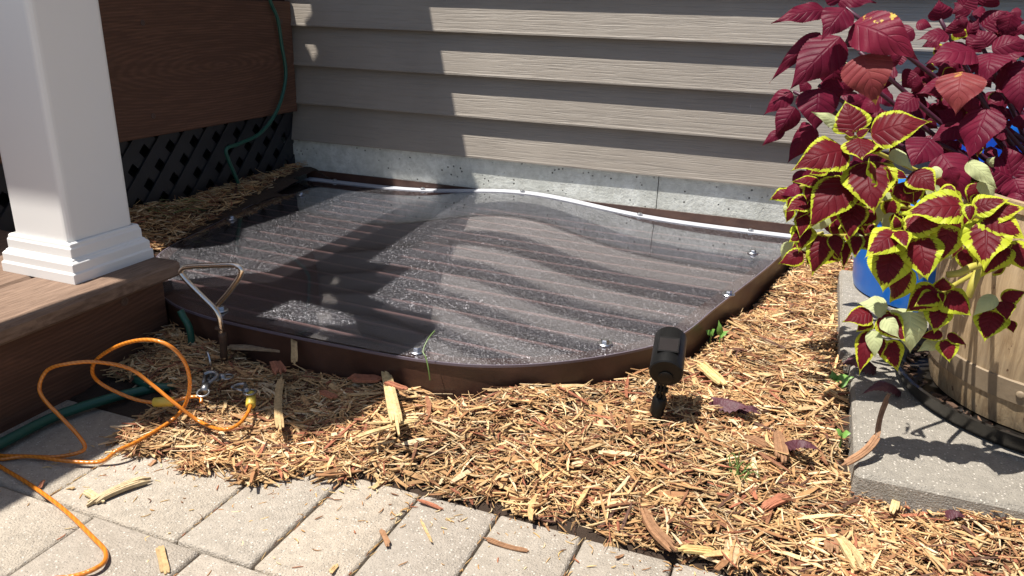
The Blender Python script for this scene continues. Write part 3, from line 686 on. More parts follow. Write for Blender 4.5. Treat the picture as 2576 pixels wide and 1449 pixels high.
sliver('wood_sliver', ZP(900, 990), ZP(1110, 920), 9, T5, 'long dark splinter sticking out of the mulch over the pavers', z=-.188, lift=.004)
sliver('wood_sliver', ZP(300, 1055), ZP(335, 1062), 9, T2, 'tiny tan crumb on the grey paver', z=-.189, lift=.001)
sliver('wood_sliver', ZP(670, 955), ZP(705, 935), 13, T3, 'small brown crumb on the paver beside the bark', z=-.189, lift=.001)
sliver('wood_sliver', ZP(175, 1060), ZP(200, 1025), 10, T4, 'small red twig at the paver joint on the left', z=-.189, lift=.002)
sliver('wood_sliver', Z8(1700, 1065), Z8(1755, 1035), 8, T3, 'small brown splinter on the last grey paver', z=-.189, lift=.001)
# ------------------------------------------------------------------ garden light
gl_ = thing('garden_light', (1.214, -.907, -.155), 'black plastic stake light with cylindrical head beside the front of the well rim', 'garden light')
b0 = np.array([1.212, -.907, -.165]); b1 = np.array([1.219, -.905, -.112])
mb = MB()
for k in range(4):
    a = math.pi/4*(2*k+1)
dv = (b1-b0)
mb.tube([b0+dv*-.3, b0+dv*.45], [.0035, .0065], 4); 
for s_ in (0, 1):
    pass
mb.build('stake', M_BLACK, gl_)
mb = MB(); mb.tube([b0+dv*.38, b0+dv*.42, b0+dv*.95, b0+dv*1.0], [.007, .0088, .0098, .0085], 20); mb.build('collar', M_BLACK, gl_, smooth=True, auto=40)
mb = MB()
for dx in (-.0045, 0, .0045):
    p0 = b1+np.array([dx, 0, -.003]); p1 = b1+np.array([dx+.001, -.002, .022]); 
    mb.box((p0[0]-.0014, p0[1]-.006, p0[2]), (p0[0]+.0014, p0[1]+.006, p1[2]), .0006)
mb.tube([b1+np.array([-.008, 0, .012]), b1+np.array([.009, 0, .012])], .004, 12)
mb.build('hinge', M_BLACK, gl_)
# head: cylinder from back cap (towards camera, low) to front (away, high)
hb = at(*ZS(452, 715), Y=-.925); ax = np.array([-.12, 1, .30]); ax /= np.linalg.norm(ax); La = .072; hf = hb+ax*La
sx_ = np.array([1., 0, 0]); sx_ -= ax*sx_.dot(ax); sx_ /= np.linalg.norm(sx_); up_ = np.cross(sx_, ax)
RM = np.stack([sx_, up_, ax], 1); r0 = .0215
mb = MB(); mb.lathe([(r0-.0015, .0), (r0, .0015), (r0, La*.97), (r0-.0015, La), (r0-.004, La), (r0-.005, La*.86), (.0005, La*.84)], hb, 40, RM); mb.build('lamp_head', M_BLACK, gl_, smooth=True, auto=35)
mb = MB(); mb.lathe([(.0095, -.0005), (.0095, -.002), (.006, -.003), (.0005, -.003)], hb+up_*-.006, 24, RM)
mb.box((hb[0]-r0*.97, 0, 0), (hb[0]-r0*.97+.0001, .0001, .0001)) if False else None
mb.build('back_boss', M_BLACK, gl_, smooth=True, auto=35)
mb = MB(); 
def hp(u, v, w_): return hb+sx_*u+up_*v+ax*w_
upd = 1 if up_[2] > 0 else -1
q = [hp(-.0120, upd*(r0*.70), La*.28), hp(.0120, upd*(r0*.70), La*.28), hp(.0120, upd*(r0*.70), La*.62), hp(-.0120, upd*(r0*.70), La*.62)]
q2 = [p+up_*upd*.0069 for p in q]; mb.add(q+q2, [(3, 2, 1, 0), (4, 5, 6, 7), (0, 1, 5, 4), (1, 2, 6, 5), (2, 3, 7, 6), (3, 0, 4, 7)]); mb.build('solar_panel', M_PANEL, gl_)
mb = MB(); q = [hp(-.0132, upd*(r0*.6), La*.25), hp(.0132, upd*(r0*.6), La*.25), hp(.0132, upd*(r0*.6), La*.66), hp(-.0132, upd*(r0*.6), La*.66)]
q2 = [p+up_*upd*.0088 for p in q]; mb.add(q+q2, [(3, 2, 1, 0), (4, 5, 6, 7), (0, 1, 5, 4), (1, 2, 6, 5), (2, 3, 7, 6), (3, 0, 4, 7)]); mb.build('panel_frame', M_BLACK, gl_)
# ------------------------------------------------------------------ tie-out stake
an = thing('tie_out_stake', (.566, -.985, -.16), 'rusty chrome spiral tie out stake with triangular handle in front of the cover', 'ground stake')
def F_(a, b, Y=-.985): return at(*ZF(a, b), Y=Y)
pts = [F_(545, 1385), F_(540, 1330), F_(532, 1250), F_(518, 1180), F_(480, 1115), F_(400, 1035), F_(290, 925), F_(238, 865), F_(222, 835), F_(245, 805), F_(300, 793), F_(460, 785), F_(620, 780), F_(665, 790), F_(694, 815), F_(690, 850), F_(660, 905), F_(590, 1000), F_(512, 1090)]
mb = MB(); mb.tube(catmull(pts, 5), .0040, 14); mb.build('handle', M_CHROME, an, smooth=True)
mb = MB(); mb.tube([F_(520, 1262), F_(522, 1280)], [.0062, .0072], 14); mb.tube([F_(545, 1310), F_(548, 1335), F_(552, 1380), F_(555, 1440), F_(560, 1560)], [.006, .0068, .0058, .0055, .0055], 12); mb.build('stake_shaft', simple('rust', (.09, .05, .03), .7, .3, var=.5, scale=120, bscale=200, bstr=.6), an, smooth=True)
def M3(a, b, z): return at(*ZM(a, b), z=z)
mb = MB(); c0 = at(*ZM(592, 425), Y=-1.0)
ringp = [c0+np.array([.0125*math.cos(a)*.75, -.006*math.cos(a), .0185*math.sin(a)]) for a in np.linspace(0, 2*math.pi, 25)[:-1]]
mb.tube(ringp, .0018, 8, closed=True); tag(mb.build('steel_ring', M_SCREW, smooth=True), 'shiny steel ring hanging on the rusty stake shaft', 'ring')
# snap hooks
M_HOOK = simple('dull_zinc', (.30, .30, .30), .34, .9, var=.3, scale=150)
def snap(name, A, B, label, r=.0032):
    A = np.array(A); B = np.array(B); d = (B-A); L = np.linalg.norm(d); d /= L; s_ = np.cross(d, [0, 0, 1]); s_ /= np.linalg.norm(s_)
    e = thing(name, tuple(A), label, 'snap hook')
    m_ = MB(); P = [A+d*L*.42, A+d*L*.62+s_*.006, A+d*L*.82+s_*.010, A+d*L*.97+s_*.005, A+d*L*1.0-s_*.003, A+d*L*.9-s_*.009]
    m_.tube(catmull(P, 6), r, 10); m_.build('hook', M_HOOK, e, smooth=True)
    m_ = MB(); m_.tube([A+d*L*.15, A+d*L*.44], [r*1.6, r*1.9], 14); m_.build('barrel', M_HOOK, e, smooth=True)
    m_ = MB(); m_.tube([A+d*L*.42-s_*.004, A+d*L*.86-s_*.008], r*.75, 8); m_.build('gate', M_HOOK, e, smooth=True)
    m_ = MB(); m_.tube([A+d*L*.10+.008*(math.cos(a)*s_)-.008*math.sin(a)*d for a in np.linspace(0, 2*math.pi, 17)[:-1]], .0016, 8, closed=True); m_.build('swivel_eye', M_HOOK, e, smooth=True)
snap('snap_hook', at(*ZM(545, 655), z=-.146), at(*ZM(612, 490), z=-.134), 'steel snap hook clipped between the steel ring and the orange cable loop')
snap('snap_hook', at(*ZM(740, 520), z=-.142), at(*ZM(590, 545), z=-.142), 'steel snap hook lying sideways behind the upright hook', .0036)
snap('snap_hook', at(*ZM(900, 640), z=-.142), at(*ZM(790, 585), z=-.142), 'half buried steel snap hook above the yellow end sleeve', .0028)
# orange cable
cab = thing('tie_out_cable', (.55, -1.2, -.185), 'orange vinyl coated tie out cable looping over the pavers with yellow sleeves', 'cable')
def Bp(a, b, Y): return at(*ZB(a, b), Y=Y)
c1 = [Bp(905, 668, -1.105), Bp(900, 645, -1.10), Bp(850, 645, -1.105), Bp(740, 668, -1.121), Bp(640, 662, -1.130), Bp(540, 628, -1.14), Bp(450, 580, -1.15), Bp(415, 530, -1.16), Bp(440, 470, -1.165), Bp(540, 410, -1.17), Bp(660, 386, -1.17), Bp(760, 412, -1.165), Bp(830, 485, -1.15), Bp(855, 585, -1.14), Bp(830, 685, -1.13), Bp(765, 765, -1.14), Bp(620, 880, -1.196), Bp(530, 918, -1.222), Bp(450, 935, -1.235), Bp(300, 932, -1.25), Bp(150, 912, -1.258), Bp(0, 908, -1.27), Bp(-150, 900, -1.28), Bp(-500, 900, -1.38)]
c2 = [Bp(1130, 640, -1.07), Bp(1122, 700, -1.092), Bp(1075, 765, -1.13), Bp(1000, 790, -1.147), Bp(900, 755, -1.13), Bp(790, 675, -1.14), Bp(680, 585, -1.145), Bp(580, 515, -1.155), Bp(430, 486, -1.17), Bp(300, 495, -1.19), Bp(215, 522, -1.2), Bp(178, 590, -1.21), Bp(195, 650, -1.215), Bp(280, 740, -1.22), Bp(350, 815, -1.222), Bp(382, 868, -1.222), Bp(350, 895, -1.232), Bp(250, 913, -1.245), Bp(100, 912, -1.262), Bp(0, 926, -1.276), Bp(-200, 935, -1.30), Bp(-600, 1000, -1.40)]
c3 = [Bp(-400, 860, -1.22), Bp(-150, 945, -1.26), Bp(0, 1018, -1.285), Bp(150, 1098, -1.30), Bp(300, 1190, -1.32), Bp(420, 1278, -1.345), Bp(472, 1335, -1.355), Bp(470, 1385, -1.370), Bp(410, 1425, -1.386), Bp(320, 1452, -1.397), Bp(200, 1490, -1.41)]
for c_ in (c1, c2, c3):
    mb = MB(); c_ = [np.array([p[0], p[1], max(p[2], ZG+.0027, (mz(p[0], p[1])+.010) if (p[0] > .54 and p[1] > edge_y(p[0])-.02) else -1)]) for p in c_]; P = catmull(c_, 8); P = [np.array([p[0], p[1], max(p[2], ZG+.0027)]) for p in P]
    mb.tube(P, .0025, 12); mb.build('cable_strand', M_CABLE, cab, smooth=True)
def ferr(A, B):
    A, B = np.array(A), np.array(B); m_ = MB(); m_.tube([A, A+(B-A)*.05, A+(B-A)*.95, B], [.0055, .0066, .0066, .0055], 18); m_.build('yellow_sleeve', M_FERR, cab, smooth=True, auto=50)
ferr(Bp(692, 668, -1.126), Bp(782, 664, -1.116)); ferr(Bp(1130, 628, -1.065), Bp(1128, 685, -1.084))
# green hoses
mb = MB(); P = [(.03, -.10, .50), (.03, -.115, .40)]+[tuple(at(*ZA(a, b), X=.026 if b < 560 else .03)) for a, b in ((1400, 0), (1440, 100), (1462, 240), (1482, 370), (1468, 480), (1430, 585), (1350, 690), (1240, 745), (1175, 772), (1185, 830), (1215, 900), (1238, 970), (1220, 1050))]+[(.06, -.37, -.12), (.10, -.42, -.14)]
mb.tube(catmull(P, 8), .0046, 12); tag(mb.build('green_hose', M_GREEN, smooth=True), 'thin dark green hose hanging down the deck fascia and lattice', 'hose')
mb = MB(); P = [at(*ZB(a, b), z=-.179) for a, b in ((-300, 990), (-100, 900), (0, 855), (250, 730), (500, 648), (640, 615), (760, 590), (840, 560), (880, 520), (860, 480))]+[(.50, -.985, -.17), (.445, -.93, -.18)]
mb.tube(catmull(P, 8), .0070, 14); P = [at(*ZB(a, b), z=-.172) for a, b in ((590, 545), (640, 580), (740, 600), (830, 580), (885, 545))]+[at(*ZM(470, 420), z=-.165)]
tag(mb.build('garden_hose', M_GREEN, smooth=True), 'thick dark green garden hose along the foot of the step', 'hose')
mb = MB(); mb.tube(catmull(P, 8), .0062, 12)
tag(mb.build('garden_hose', M_GREEN, smooth=True), 'curl of green hose half buried in mulch at the step corner', 'hose')
mb = MB(); P = [at(*ZM(a, b), Y=-.965) for a, b in ((385, 40), (410, 90), (440, 140), (462, 210), (470, 300))]
mb.tube(catmull(P, 6), .0055, 12); tag(mb.build('green_hose', M_GREEN, smooth=True), 'short piece of green hose rising between the step corner and the rim', 'hose')
# ------------------------------------------------------------------ slabs, saucer, barrel, bucket
def slab(lo, hi, label):
    mb = MB(); mb.box((lo[0], lo[1], -.24), (hi[0], hi[1], -.1285), .0045); o = mb.build('concrete_slab', M_SLAB); tag(o, label, 'paving slab', 'slabs under the planters')
slab((1.459, -.966), (2.35, -.601), 'grey concrete slab under the barrel planter, nearest the camera')
slab((1.445, -.597), (2.35, -.150), 'grey concrete slab behind the nearest one, under the blue bucket')
BC = np.array([1.722, -.655]); 
mb = MB(); mb.lathe([(.175, -.128), (.197, -.127), (.207, -.108), (.210, -.102), (.205, -.1015), (.198, -.112), (.186, -.1205), (.0005, -.1215)], (*BC, 0), 72)
tag(mb.build('plant_saucer', simple('black_saucer', (.016, .014, .012), .3, var=.6, scale=25, bscale=90, bstr=.3), smooth=True, auto=45), 'wide black plastic saucer under the barrel planter', 'saucer')
mb = MB(); V = MB()
for _ in range(260):
    a = random.uniform(0, 6.28); r = random.uniform(.170, .196); V.C = V.C
    chip(mb, BC[0]+r*math.cos(a), BC[1]+r*math.sin(a), -.117, random.uniform(.004, .02), random.uniform(.003, .010), .002, random.uniform(0, 6), random.gauss(0, .2), random.choice([(.05, .03, .02), (.09, .05, .03), (.02, .015, .012), (.17, .10, .06)]))
tag(mb.build('soil_litter', M_CHIP), 'dark damp soil and leaf crumbs lying in the black saucer', 'litter', kind='stuff')
bar = thing('barrel_planter', (*BC, -.12), 'tan wood look barrel planter standing in the black saucer', 'planter')
prof = [(.150, -.1195), (.158, -.118), (.163, -.10), (.172, -.02), (.177, .03), (.179, .07), (.175, .12), (.170, .15), (.174, .152), (.174, .165), (.163, .165), (.163, .12), (.0005, .118)]
segs = 96; mb = MB(); Vv = []; Fc = []
for r, z in prof:
    for k in range(segs):
        a = 2*math.pi*k/segs; g_ = .0009 if k % 8 == 0 and r > .1 else 0; Vv.append((BC[0]+(r-g_)*math.cos(a), BC[1]+(r-g_)*math.sin(a), z))
for i in range(len(prof)-1):
    for k in range(segs): Fc.append((i*segs+k, i*segs+(k+1) % segs, (i+1)*segs+(k+1) % segs, (i+1)*segs+k))
mb.add(Vv, Fc); mb.build('barrel_body', M_BARREL, bar, smooth=True, auto=40)
def bandr(z0, z1):
    mb = MB(); rr = lambda z: .163+(z+.10)*.1125+.0025; mb.lathe([(rr(z0)-.004, z0), (rr(z0), z0+.002), (rr(z1), z1-.002), (rr(z1)-.004, z1)], (*BC, 0), 96); return mb.build('hoop', M_BAND, bar, smooth=True, auto=40)
h1_ = bandr(-.082, -.050)
mb = MB()
for da in (-.13, -.055, .02, .3):
    a = math.atan2(-.155, -.06)+da; nrm_ = np.array([math.cos(a), math.sin(a), 0]); 
    mb = MB(); Mr = np.stack([np.array([-nrm_[1], nrm_[0], 0]), np.array([0, 0, 1.]), nrm_], 1); mb.lathe([(.0055, 0), (.005, .0015), (.003, .0022), (.0003, .0024)], np.array([BC[0], BC[1], -.066])+nrm_*.1693, 16, Mr); mb.build('rivet', M_BAND, bar, smooth=True)
mb = MB(); mb.lathe([(.162, .13), (.0005, .14)], (*BC, 0), 32); mb.build('potting_soil', M_SOIL, bar)
bk2 = np.array([1.612, -.235])
buc = thing('blue_bucket', (*bk2, -.128), 'bright blue plastic bucket half hidden behind the variegated coleus', 'bucket')
mb = MB(); mb.lathe([(.138, -.127), (.143, -.125), (.147, -.11), (.160, .02), (.164, .06), (.160, .06), (.156, .03), (.142, -.11), (.0005, -.118)], (*bk2, 0), 64); mb.build('bucket_wall', M_BLUE, buc, smooth=True, auto=50)
mb = MB(); mb.lathe([(.164, .046), (.171, .046), (.171, .056), (.168, .064), (.160, .064)], (*bk2, 0), 64); mb.build('bucket_rim', M_BLUE, buc, smooth=True, auto=50)
# shallow blue tub seen between the red leaves
tc = at(2480, 262, Y=-.14)
tub = thing('blue_tub', (tc[0]+.05, -.14, .10), 'light blue shallow plastic tub seen between red coleus stems against the siding', 'tub')
mb = MB(); cc = (tc[0]+.05, -.14, tc[2]-.01)
mb.lathe([(.10, -.10), (.115, -.03), (.128, -.03), (.130, -.022), (.130, .0), (.126, .004), (.118, .0), (.108, -.06), (.0005, -.07)], cc, 64); mb.build('tub_wall', M_BLUE, tub, smooth=True, auto=50)
mb = MB(); mb.lathe([(.117, -.003), (.112, .001), (.0005, .003)], cc, 48); mb.build('water_film', simple('wet_blue', (.10, .36, .75), .08, var=.2, scale=20), tub)
mb = MB(); mb.tube([np.array(cc)+np.array((0, 0, -.1)), np.array((cc[0], cc[1], -.2))], .05, 24); mb.build('pedestal', M_CONC, tub)
# ------------------------------------------------------------------ coleus
def leaf(mb, base, tip, width, nrm, arch=.10, fold=.25, droop=0., seed=0, sdv=None, serr=.022, nv=44, nu=8, twist=0.):
    rnd = random.Random(seed); base = np.array(base, float); tip = np.array(tip, float); d = tip-base; L = np.linalg.norm(d); d = d/L
    n_ = np.array(nrm, float); n_ -= d*n_.dot(d); n_ /= np.linalg.norm(n_)+1e-9; s_ = np.cross(d, n_)
    V = []; U = []; sd = rnd.random() if sdv is None else sdv; ph = rnd.uniform(0, 6); wav = rnd.uniform(.3, 1.)*.035
    for i in range(nv+1):
        t_ = i/nv
        wf = (math.sin(math.pi*min(1, t_)**.66)**.72)*(1-.12*t_)*(1-t_**3)**.9*1.2 if 0 < t_ < 1 else 0
        tw = twist*t_; sx = s_*math.cos(tw)+n_*math.sin(tw); nx_ = n_*math.cos(tw)-s_*math.sin(tw)
        c0 = base+d*L*t_+n_*(arch*L*math.sin(math.pi*t_)-droop*L*t_*t_)
        for j in range(2*nu+1):
            u = (j-nu)/nu; hw = width*.5*wf
            if abs(u) > .99: hw *= 1+serr*(1 if i % 2 else -1)
            off = -fold*hw*abs(u)**1.3+wav*L*math.sin(t_*15+ph+(2 if u > 0 else 0))*abs(u)**2
            rib = .02*hw*math.cos((t_*7-abs(u)*1.8)*2*math.pi)*min(1, abs(u)*3)
            V.append(c0+sx*hw*u+nx_*(off+rib)); U.append((u, t_, sd))
    m_ = 2*nu+1; Fc = []
    for i in range(nv):
        for j in range(2*nu): Fc.append((i*m_+j, i*m_+j+1, (i+1)*m_+j+1, (i+1)*m_+j))
    mb.add(V, Fc, None, U)
UP = np.array([0, 0, 1.]); TR = random.Random(5)
def px_leaf(mb, zf, a, b, wpx_zoom, sc, Y, dY=-.015, tilt=.75, arch=.10, fold=.25, up=.55, seed=None, side=0, **k):
    A = at(*zf(*a), Y=Y); B = at(*zf(*b), Y=Y+dY); mid = (A+B)/2; dist = abs((mid-CAM) @ RC[2]); w_ = wpx_zoom/sc*.6389/F*dist*1.16
    tc_ = CAM-mid; tc_ /= np.linalg.norm(tc_); k.setdefault('twist', TR.uniform(-.55, .55)); k.setdefault('droop', TR.uniform(-.02, .10)); nr_ = tc_*tilt+UP*up+RC[0]*side
    leaf(mb, A, B, w_, nr_, arch, fold, seed=int(a[0]*3+b[1]) if seed is None else seed, **k); return A
plant_r = thing('red_coleus', (1.74, -.58, .12), 'tall wine red coleus plant growing at the back of the barrel planter', 'plant')
plant_v = thing('variegated_coleus', (1.66, -.72, .12), 'maroon coleus with yellow green leaf edges spilling over the barrel', 'plant')
blotm = MB(); red = MB(); pink = MB(); var = MB(); pale = MB(); stR = MB(); stG = MB()
s4 = 1.6104
RL = [((560, 60), (225, 135), 105, -.60, -.03), ((690, 50), (540, 245), 160, -.64, -.03), ((640, 5), (890, 5), 85, -.60, 0), ((660, 0), (520, -90), 120, -.60, .0),
      ((530, 205), (205, 520), 85, -.60, -.02), ((655, 230), (335, 575), 215, -.62, -.03), ((620, 380), (600, 600), 150, -.56, 0), ((520, 560), (500, 835), 200, -.63, -.02),
      ((600, 500), (600, 700), 110, -.60, 0), ((350, 580), (165, 730), 95, -.60, -.01), ((370, 680), (240, 880), 120, -.61, -.01), ((300, 820), (158, 930), 60, -.61, -.01),
      ((490, 800), (320, 1040), 110, -.58, 0), ((470, 790), (350, 900), 100, -.56, 0), ((450, 520), (400, 590), 70, -.57, 0), ((700, 260), (780, 310), 60, -.58, 0),
      ((1290, 130), (1285, -5), 130, -.55, 0), ((1345, 225), (1145, 245), 95, -.58, -.01), ((1140, 150), (1245, 170), 70, -.55, 0), ((1385, 215), (1385, 115), 85, -.56, 0), ((1440, 250), (1540, 110), 90, -.54, 0),
      ((1515, 330), (1190, 410), 190, -.60, -.03), ((1375, 530), (1130, 600), 125, -.60, -.02), ((1135, 610), (980, 720), 120, -.60, -.01), ((1590, 690), (1470, 1020), 210, -.66, -.03),
      ((1425, 790), (1220, 900), 120, -.62, -.01), ((1230, 880), (1100, 1060), 180, -.66, -.03), ((1300, 975), (1465, 1275), 190, -.68, -.03), ((1750, 1130), (1500, 1050), 190, -.68, 0),
      ((1750, 1120), (1690, 915), 150, -.68, .02), ((1760, 1120), (1900, 960), 150, -.68, .01), ((1760, 1130), (1840, 1330), 150, -.70, -.02), ((1740, 1150), (1480, 1300), 190, -.66, -.01),
      ((1610, 335), (1580, 530), 190, -.60, -.03), ((1620, 320), (1860, 250), 130, -.60, 0), ((1590, 300), (1530, 180), 110, -.58, .01), ((1640, 370), (1850, 330), 130, -.60, -.01), ((1700, 420), (1880, 620), 170, -.60, -.02),
      ((1800, 470), (1800, 730), 150, -.62, -.02), ((1430, 40), (1530, -60), 120, -.54, 0), ((1480, 90), (1380, 10), 120, -.52, 0), ((1560, 170), (1720, 60), 130, -.52, 0), ((1630, 110), (1840, 130), 110, -.52, 0), ((1560, 40), (1620, -80), 130, -.52, 0),
      ((1420, 790), (1260, 690), 120, -.60, .0), ((1040, 640), (1100, 770), 110, -.56, 0), ((1480, 720), (1540, 860), 90, -.5, 0), ((1660, 860), (1740, 800), 60, -.52, 0), ((1000, 380), (1110, 330), 90, -.56, 0),
      ((960, 405), (1060, 350), 60, -.60, 0), ((1150, 470), (1040, 560), 120, -.56, 0), ((1250, 470), (1300, 560), 90, -.54, 0), ((1530, 450), (1620, 560), 120, -.55, 0), ((1290, 250), (1170, 300), 60, -.55, 0),
      ((800, 1200), (760, 1300), 80, -.6, 0), ((560, 1010), (420, 1180), 130, -.60, 0), ((430, 1080), (400, 1250), 100, -.58, 0), ((900, 720), (1000, 800), 90, -.56, 0), ((1250, 900), (1420, 960), 150, -.60, 0)]
for a, b, w_, Y, dY in RL: px_leaf(red, Z4, a, b, w_, s4, Y-.02, dY, arch=random.uniform(.06, .16), fold=random.uniform(.05, .45), up=random.uniform(.25, .8), side=random.uniform(-.35, .35))
px_leaf(blotm, Z4, (740, 150), (1165, 385), 225, s4, -.66, -.03, arch=.16, fold=.15, up=.4)
for a, b, w_, Y, dY in [((790, 350), (890, 670), 235, -.67, -.02), ((1430, 455), (1390, 730), 220, -.66, -.03)]:
    px_leaf(pink, Z4, a, b, w_, s4, Y, dY, arch=.16, fold=.15, up=.4)
# red filler leaves deeper in
rf = random.Random(3)
for _ in range(110):
    a = (rf.uniform(560, 1820), rf.uniform(60, 1150)); 
    if a[0] < 900 and (a[1] < 420 or a[1] < 60): continue
    if a[0] < 1400 and a[1] < 380 and rf.random() < .8: continue
    an_ = rf.uniform(0, 6.28); l_ = rf.uniform(110, 190); b = (a[0]+math.cos(an_)*l_, a[1]+abs(math.sin(an_))*l_)
    px_leaf(red, Z4, a, b, l_*rf.uniform(.5, .75), s4, rf.uniform(-.56, -.42), 0, up=rf.uniform(.1, .9), side=rf.uniform(-.6, .6), seed=int(l_*100), nv=18, nu=4)
for _ in range(120):
    a = (rf.uniform(900, 1840), rf.uniform(20, 1050))
    if a[0] < 1350 and a[1] < 330: continue
    if a[0] < 1080 and (a[1] < 620): continue
    if a[0] < 1450 and a[1] > 980: continue
    an_ = rf.uniform(.1, 3.0); l_ = rf.uniform(70, 135); b = (a[0]+math.cos(an_)*l_, a[1]+math.sin(an_)*l_)
    px_leaf(red if rf.random() < .86 else var, Z4, a, b, l_*rf.uniform(.5, .8), s4, rf.uniform(-.64, -.5), 0, up=rf.uniform(.1, .9), side=rf.uniform(-.7, .7), fold=rf.uniform(0, .6), arch=rf.uniform(.0, .25), seed=int(l_*100), nv=22, nu=5)
# variegated, main rosette
sK, sQ, sH = 2.6347, 2.4146, 2.4147
VK = [((960, 450), (862, 115), 300, .02), ((1130, 480), (1765, 338), 330, .0), ((885, 640), (300, 832), 340, -.03), ((1010, 505), (1042, 740), 290, -.03), ((1090, 750), (1160, 1285), 420, -.05), ((890, 940), (480, 1460), 350, -.04),
      ((960, 470), (845, 455), 70, .0), ((985, 490), (1125, 405), 80, .0), ((1120, 600), (1355, 580), 140, -.01), ((960, 1190), (900, 1560), 240, -.03), ((600, 970), (295, 962), 110, -.01), ((500, 1150), (228, 1275), 180, -.02), ((510, 1200), (325, 1370), 80, -.01),
      ((510, 990), (470, 1200), 110, -.01), ((1560, 860), (1810, 1080), 240, -.02), ((440, 1290), (390, 1560), 140, -.02), ((1400, 1000), (1580, 1200), 190, 0), ((1280, 760), (1310, 960), 120, 0), ((1480, 1000), (1640, 1060), 120, 0), ((880, 820), (830, 800), 90, 0), ((1380, 1290), (1430, 1500), 110, -.01), ((1960, 1449), (1480, 1400), 130, 0)]
for a, b, w_, dY in VK: px_leaf(var, ZK, a, b, w_, sK, -.80, dY, sdv=random.uniform(.1, .5), arch=random.uniform(.06, .14), fold=random.uniform(.08, .28), up=random.uniform(.35, .6), side=random.uniform(-.15, .15))
VQ = [((965, 510), (338, 582), 300, -.01), ((1035, 540), (1405, 438), 200, 0), ((1010, 490), (1010, 680), 110, -.01), ((1170, 640), (1150, 1115), 340, -.04), ((1130, 590), (1560, 830), 250, -.02), ((1150, 600), (1560, 520), 190, 0), ((330, 730), (295, 585), 100, 0),
      ((335, 745), (5, 1005), 260, -.03), ((335, 735), (415, 935), 150, -.03), ((375, 700), (850, 645), 220, 0), ((520, 800), (615, 1230), 300, -.03), ((290, 915), (180, 1340), 310, -.02), ((400, 1090), (260, 1430), 230, .02), ((830, 690), (715, 1060), 230, 0), ((1370, 860), (1105, 1195), 210, -.01),
      ((1390, 850), (1560, 1150), 190, -.01), ((985, 770), (1080, 1080), 120, .02), ((1340, 1120), (1220, 1160), 100, .02), ((40, 90), (110, 330), 150, .04), ((240, 160), (250, 300), 110, .03)]
for a, b, w_, dY in VQ: px_leaf(var, ZQ, a, b, w_, sQ, -.93, dY, sdv=random.uniform(.7, 1.1), arch=random.uniform(.05, .13), fold=random.uniform(.05, .28), up=random.uniform(.35, .6), side=random.uniform(-.15, .15))
VH = [((1235, 595), (1240, 455), 150, 0), ((1215, 620), (955, 742), 150, -.02), ((1200, 580), (872, 797), 240, .0), ((1250, 610), (1528, 832), 240, -.01), ((1215, 720), (1155, 995), 200, -.02), ((1220, 600), (1240, 725), 60, -.02), ((1795, 690), (2040, 590), 140, 0), ((1730, 780), (1630, 1085), 240, -.02),
      ((1815, 690), (1850, 885), 140, -.02), ((1870, 870), (1912, 995), 90, -.01), ((560, 800), (278, 892), 180, -.01), ((560, 880), (408, 985), 110, -.01), ((650, 830), (885, 1080), 200, -.02), ((545, 970), (438, 1400), 160, -.02), ((645, 1040), (640, 1230), 100, -.01), ((720, 1060), (812, 1365), 180, -.01),
      ((1235, 1000), (1005, 1035), 95, 0), ((1265, 1050), (1300, 1280), 160, -.01), ((1280, 1010), (1482, 1108), 90, 0), ((1740, 700), (1610, 770), 110, 0), ((740, 800), (700, 880), 80, .01),
      ((110, 60), (-10, 455), 200, .06), ((-40, 20), (-230, 130), 150, .06), ((200, 60), (250, 290), 120, .07), ((330, 120), (290, 390), 90, .07), ((420, 60), (400, 290), 120, .08), ((520, 60), (600, 240), 200, .06), ((-70, -40), (-130, 230), 190, .07)]
for a, b, w_, dY in VH: px_leaf(var, ZH, a, b, w_, sH, -.92 if dY < .05 else -.80, dY if dY < .05 else -.02, arch=random.uniform(.05, .16), fold=random.uniform(.05, .35), up=random.uniform(.3, .55), side=random.uniform(-.2, .2))
for z_, s_, a, b, w_, Y in ((ZK, sK, (815, 385), (505, 238), 105, -.79), (ZK, sK, (1340, 640), (1580, 850), 120, -.78), (ZH, sH, (715, 745), (435, 705), 180, -.91), (ZH, sH, (760, 770), (850, 1060), 250, -.90), (ZH, sH, (920, 790), (930, 1195), 230, -.92), (ZH, sH, (990, 800), (1120, 880), 150, -.90),
                        (ZH, sH, (575, 970), (590, 1235), 115, -.93), (ZH, sH, (1200, 1070), (990, 1170), 100, -.91), (ZH, sH, (1740, 640), (1520, 835), 120, -.92), (ZQ, sQ, (990, 90), (1275, 350), 130, -.78), (ZQ, sQ, (1180, 120), (1250, 40), 80, -.7), (ZH, sH, (680, 850), (830, 1050), 130, -.94)):
    px_leaf(pale, z_, a, b, w_, s_, Y, -.01, arch=.12, fold=.3, up=.35)
for _ in range(560):
    x_, y_ = rf.uniform(1990, 2590), rf.uniform(420, 900)
    if x_ < 2130 and y_ > 640: continue
    if x_ < 2050 and y_ < 470: continue
    if 2130 < x_ < 2330 and y_ > 600: continue
    if x_ > 2320 and y_ > 650: continue
    an_ = rf.uniform(.2, 2.9); l_ = rf.uniform(34, 75)
    px_leaf(var if rf.random() < .62 else (red if rf.random() < .6 else pale), lambda p, q: (p, q), (x_, y_), (x_+math.cos(an_)*l_, y_+math.sin(an_)*l_), l_*.55, .6389, rf.uniform(-.78, -.58), 0, up=rf.uniform(.1, .9), side=rf.uniform(-.5, .5), seed=int(l_*100), nv=16, nu=4)
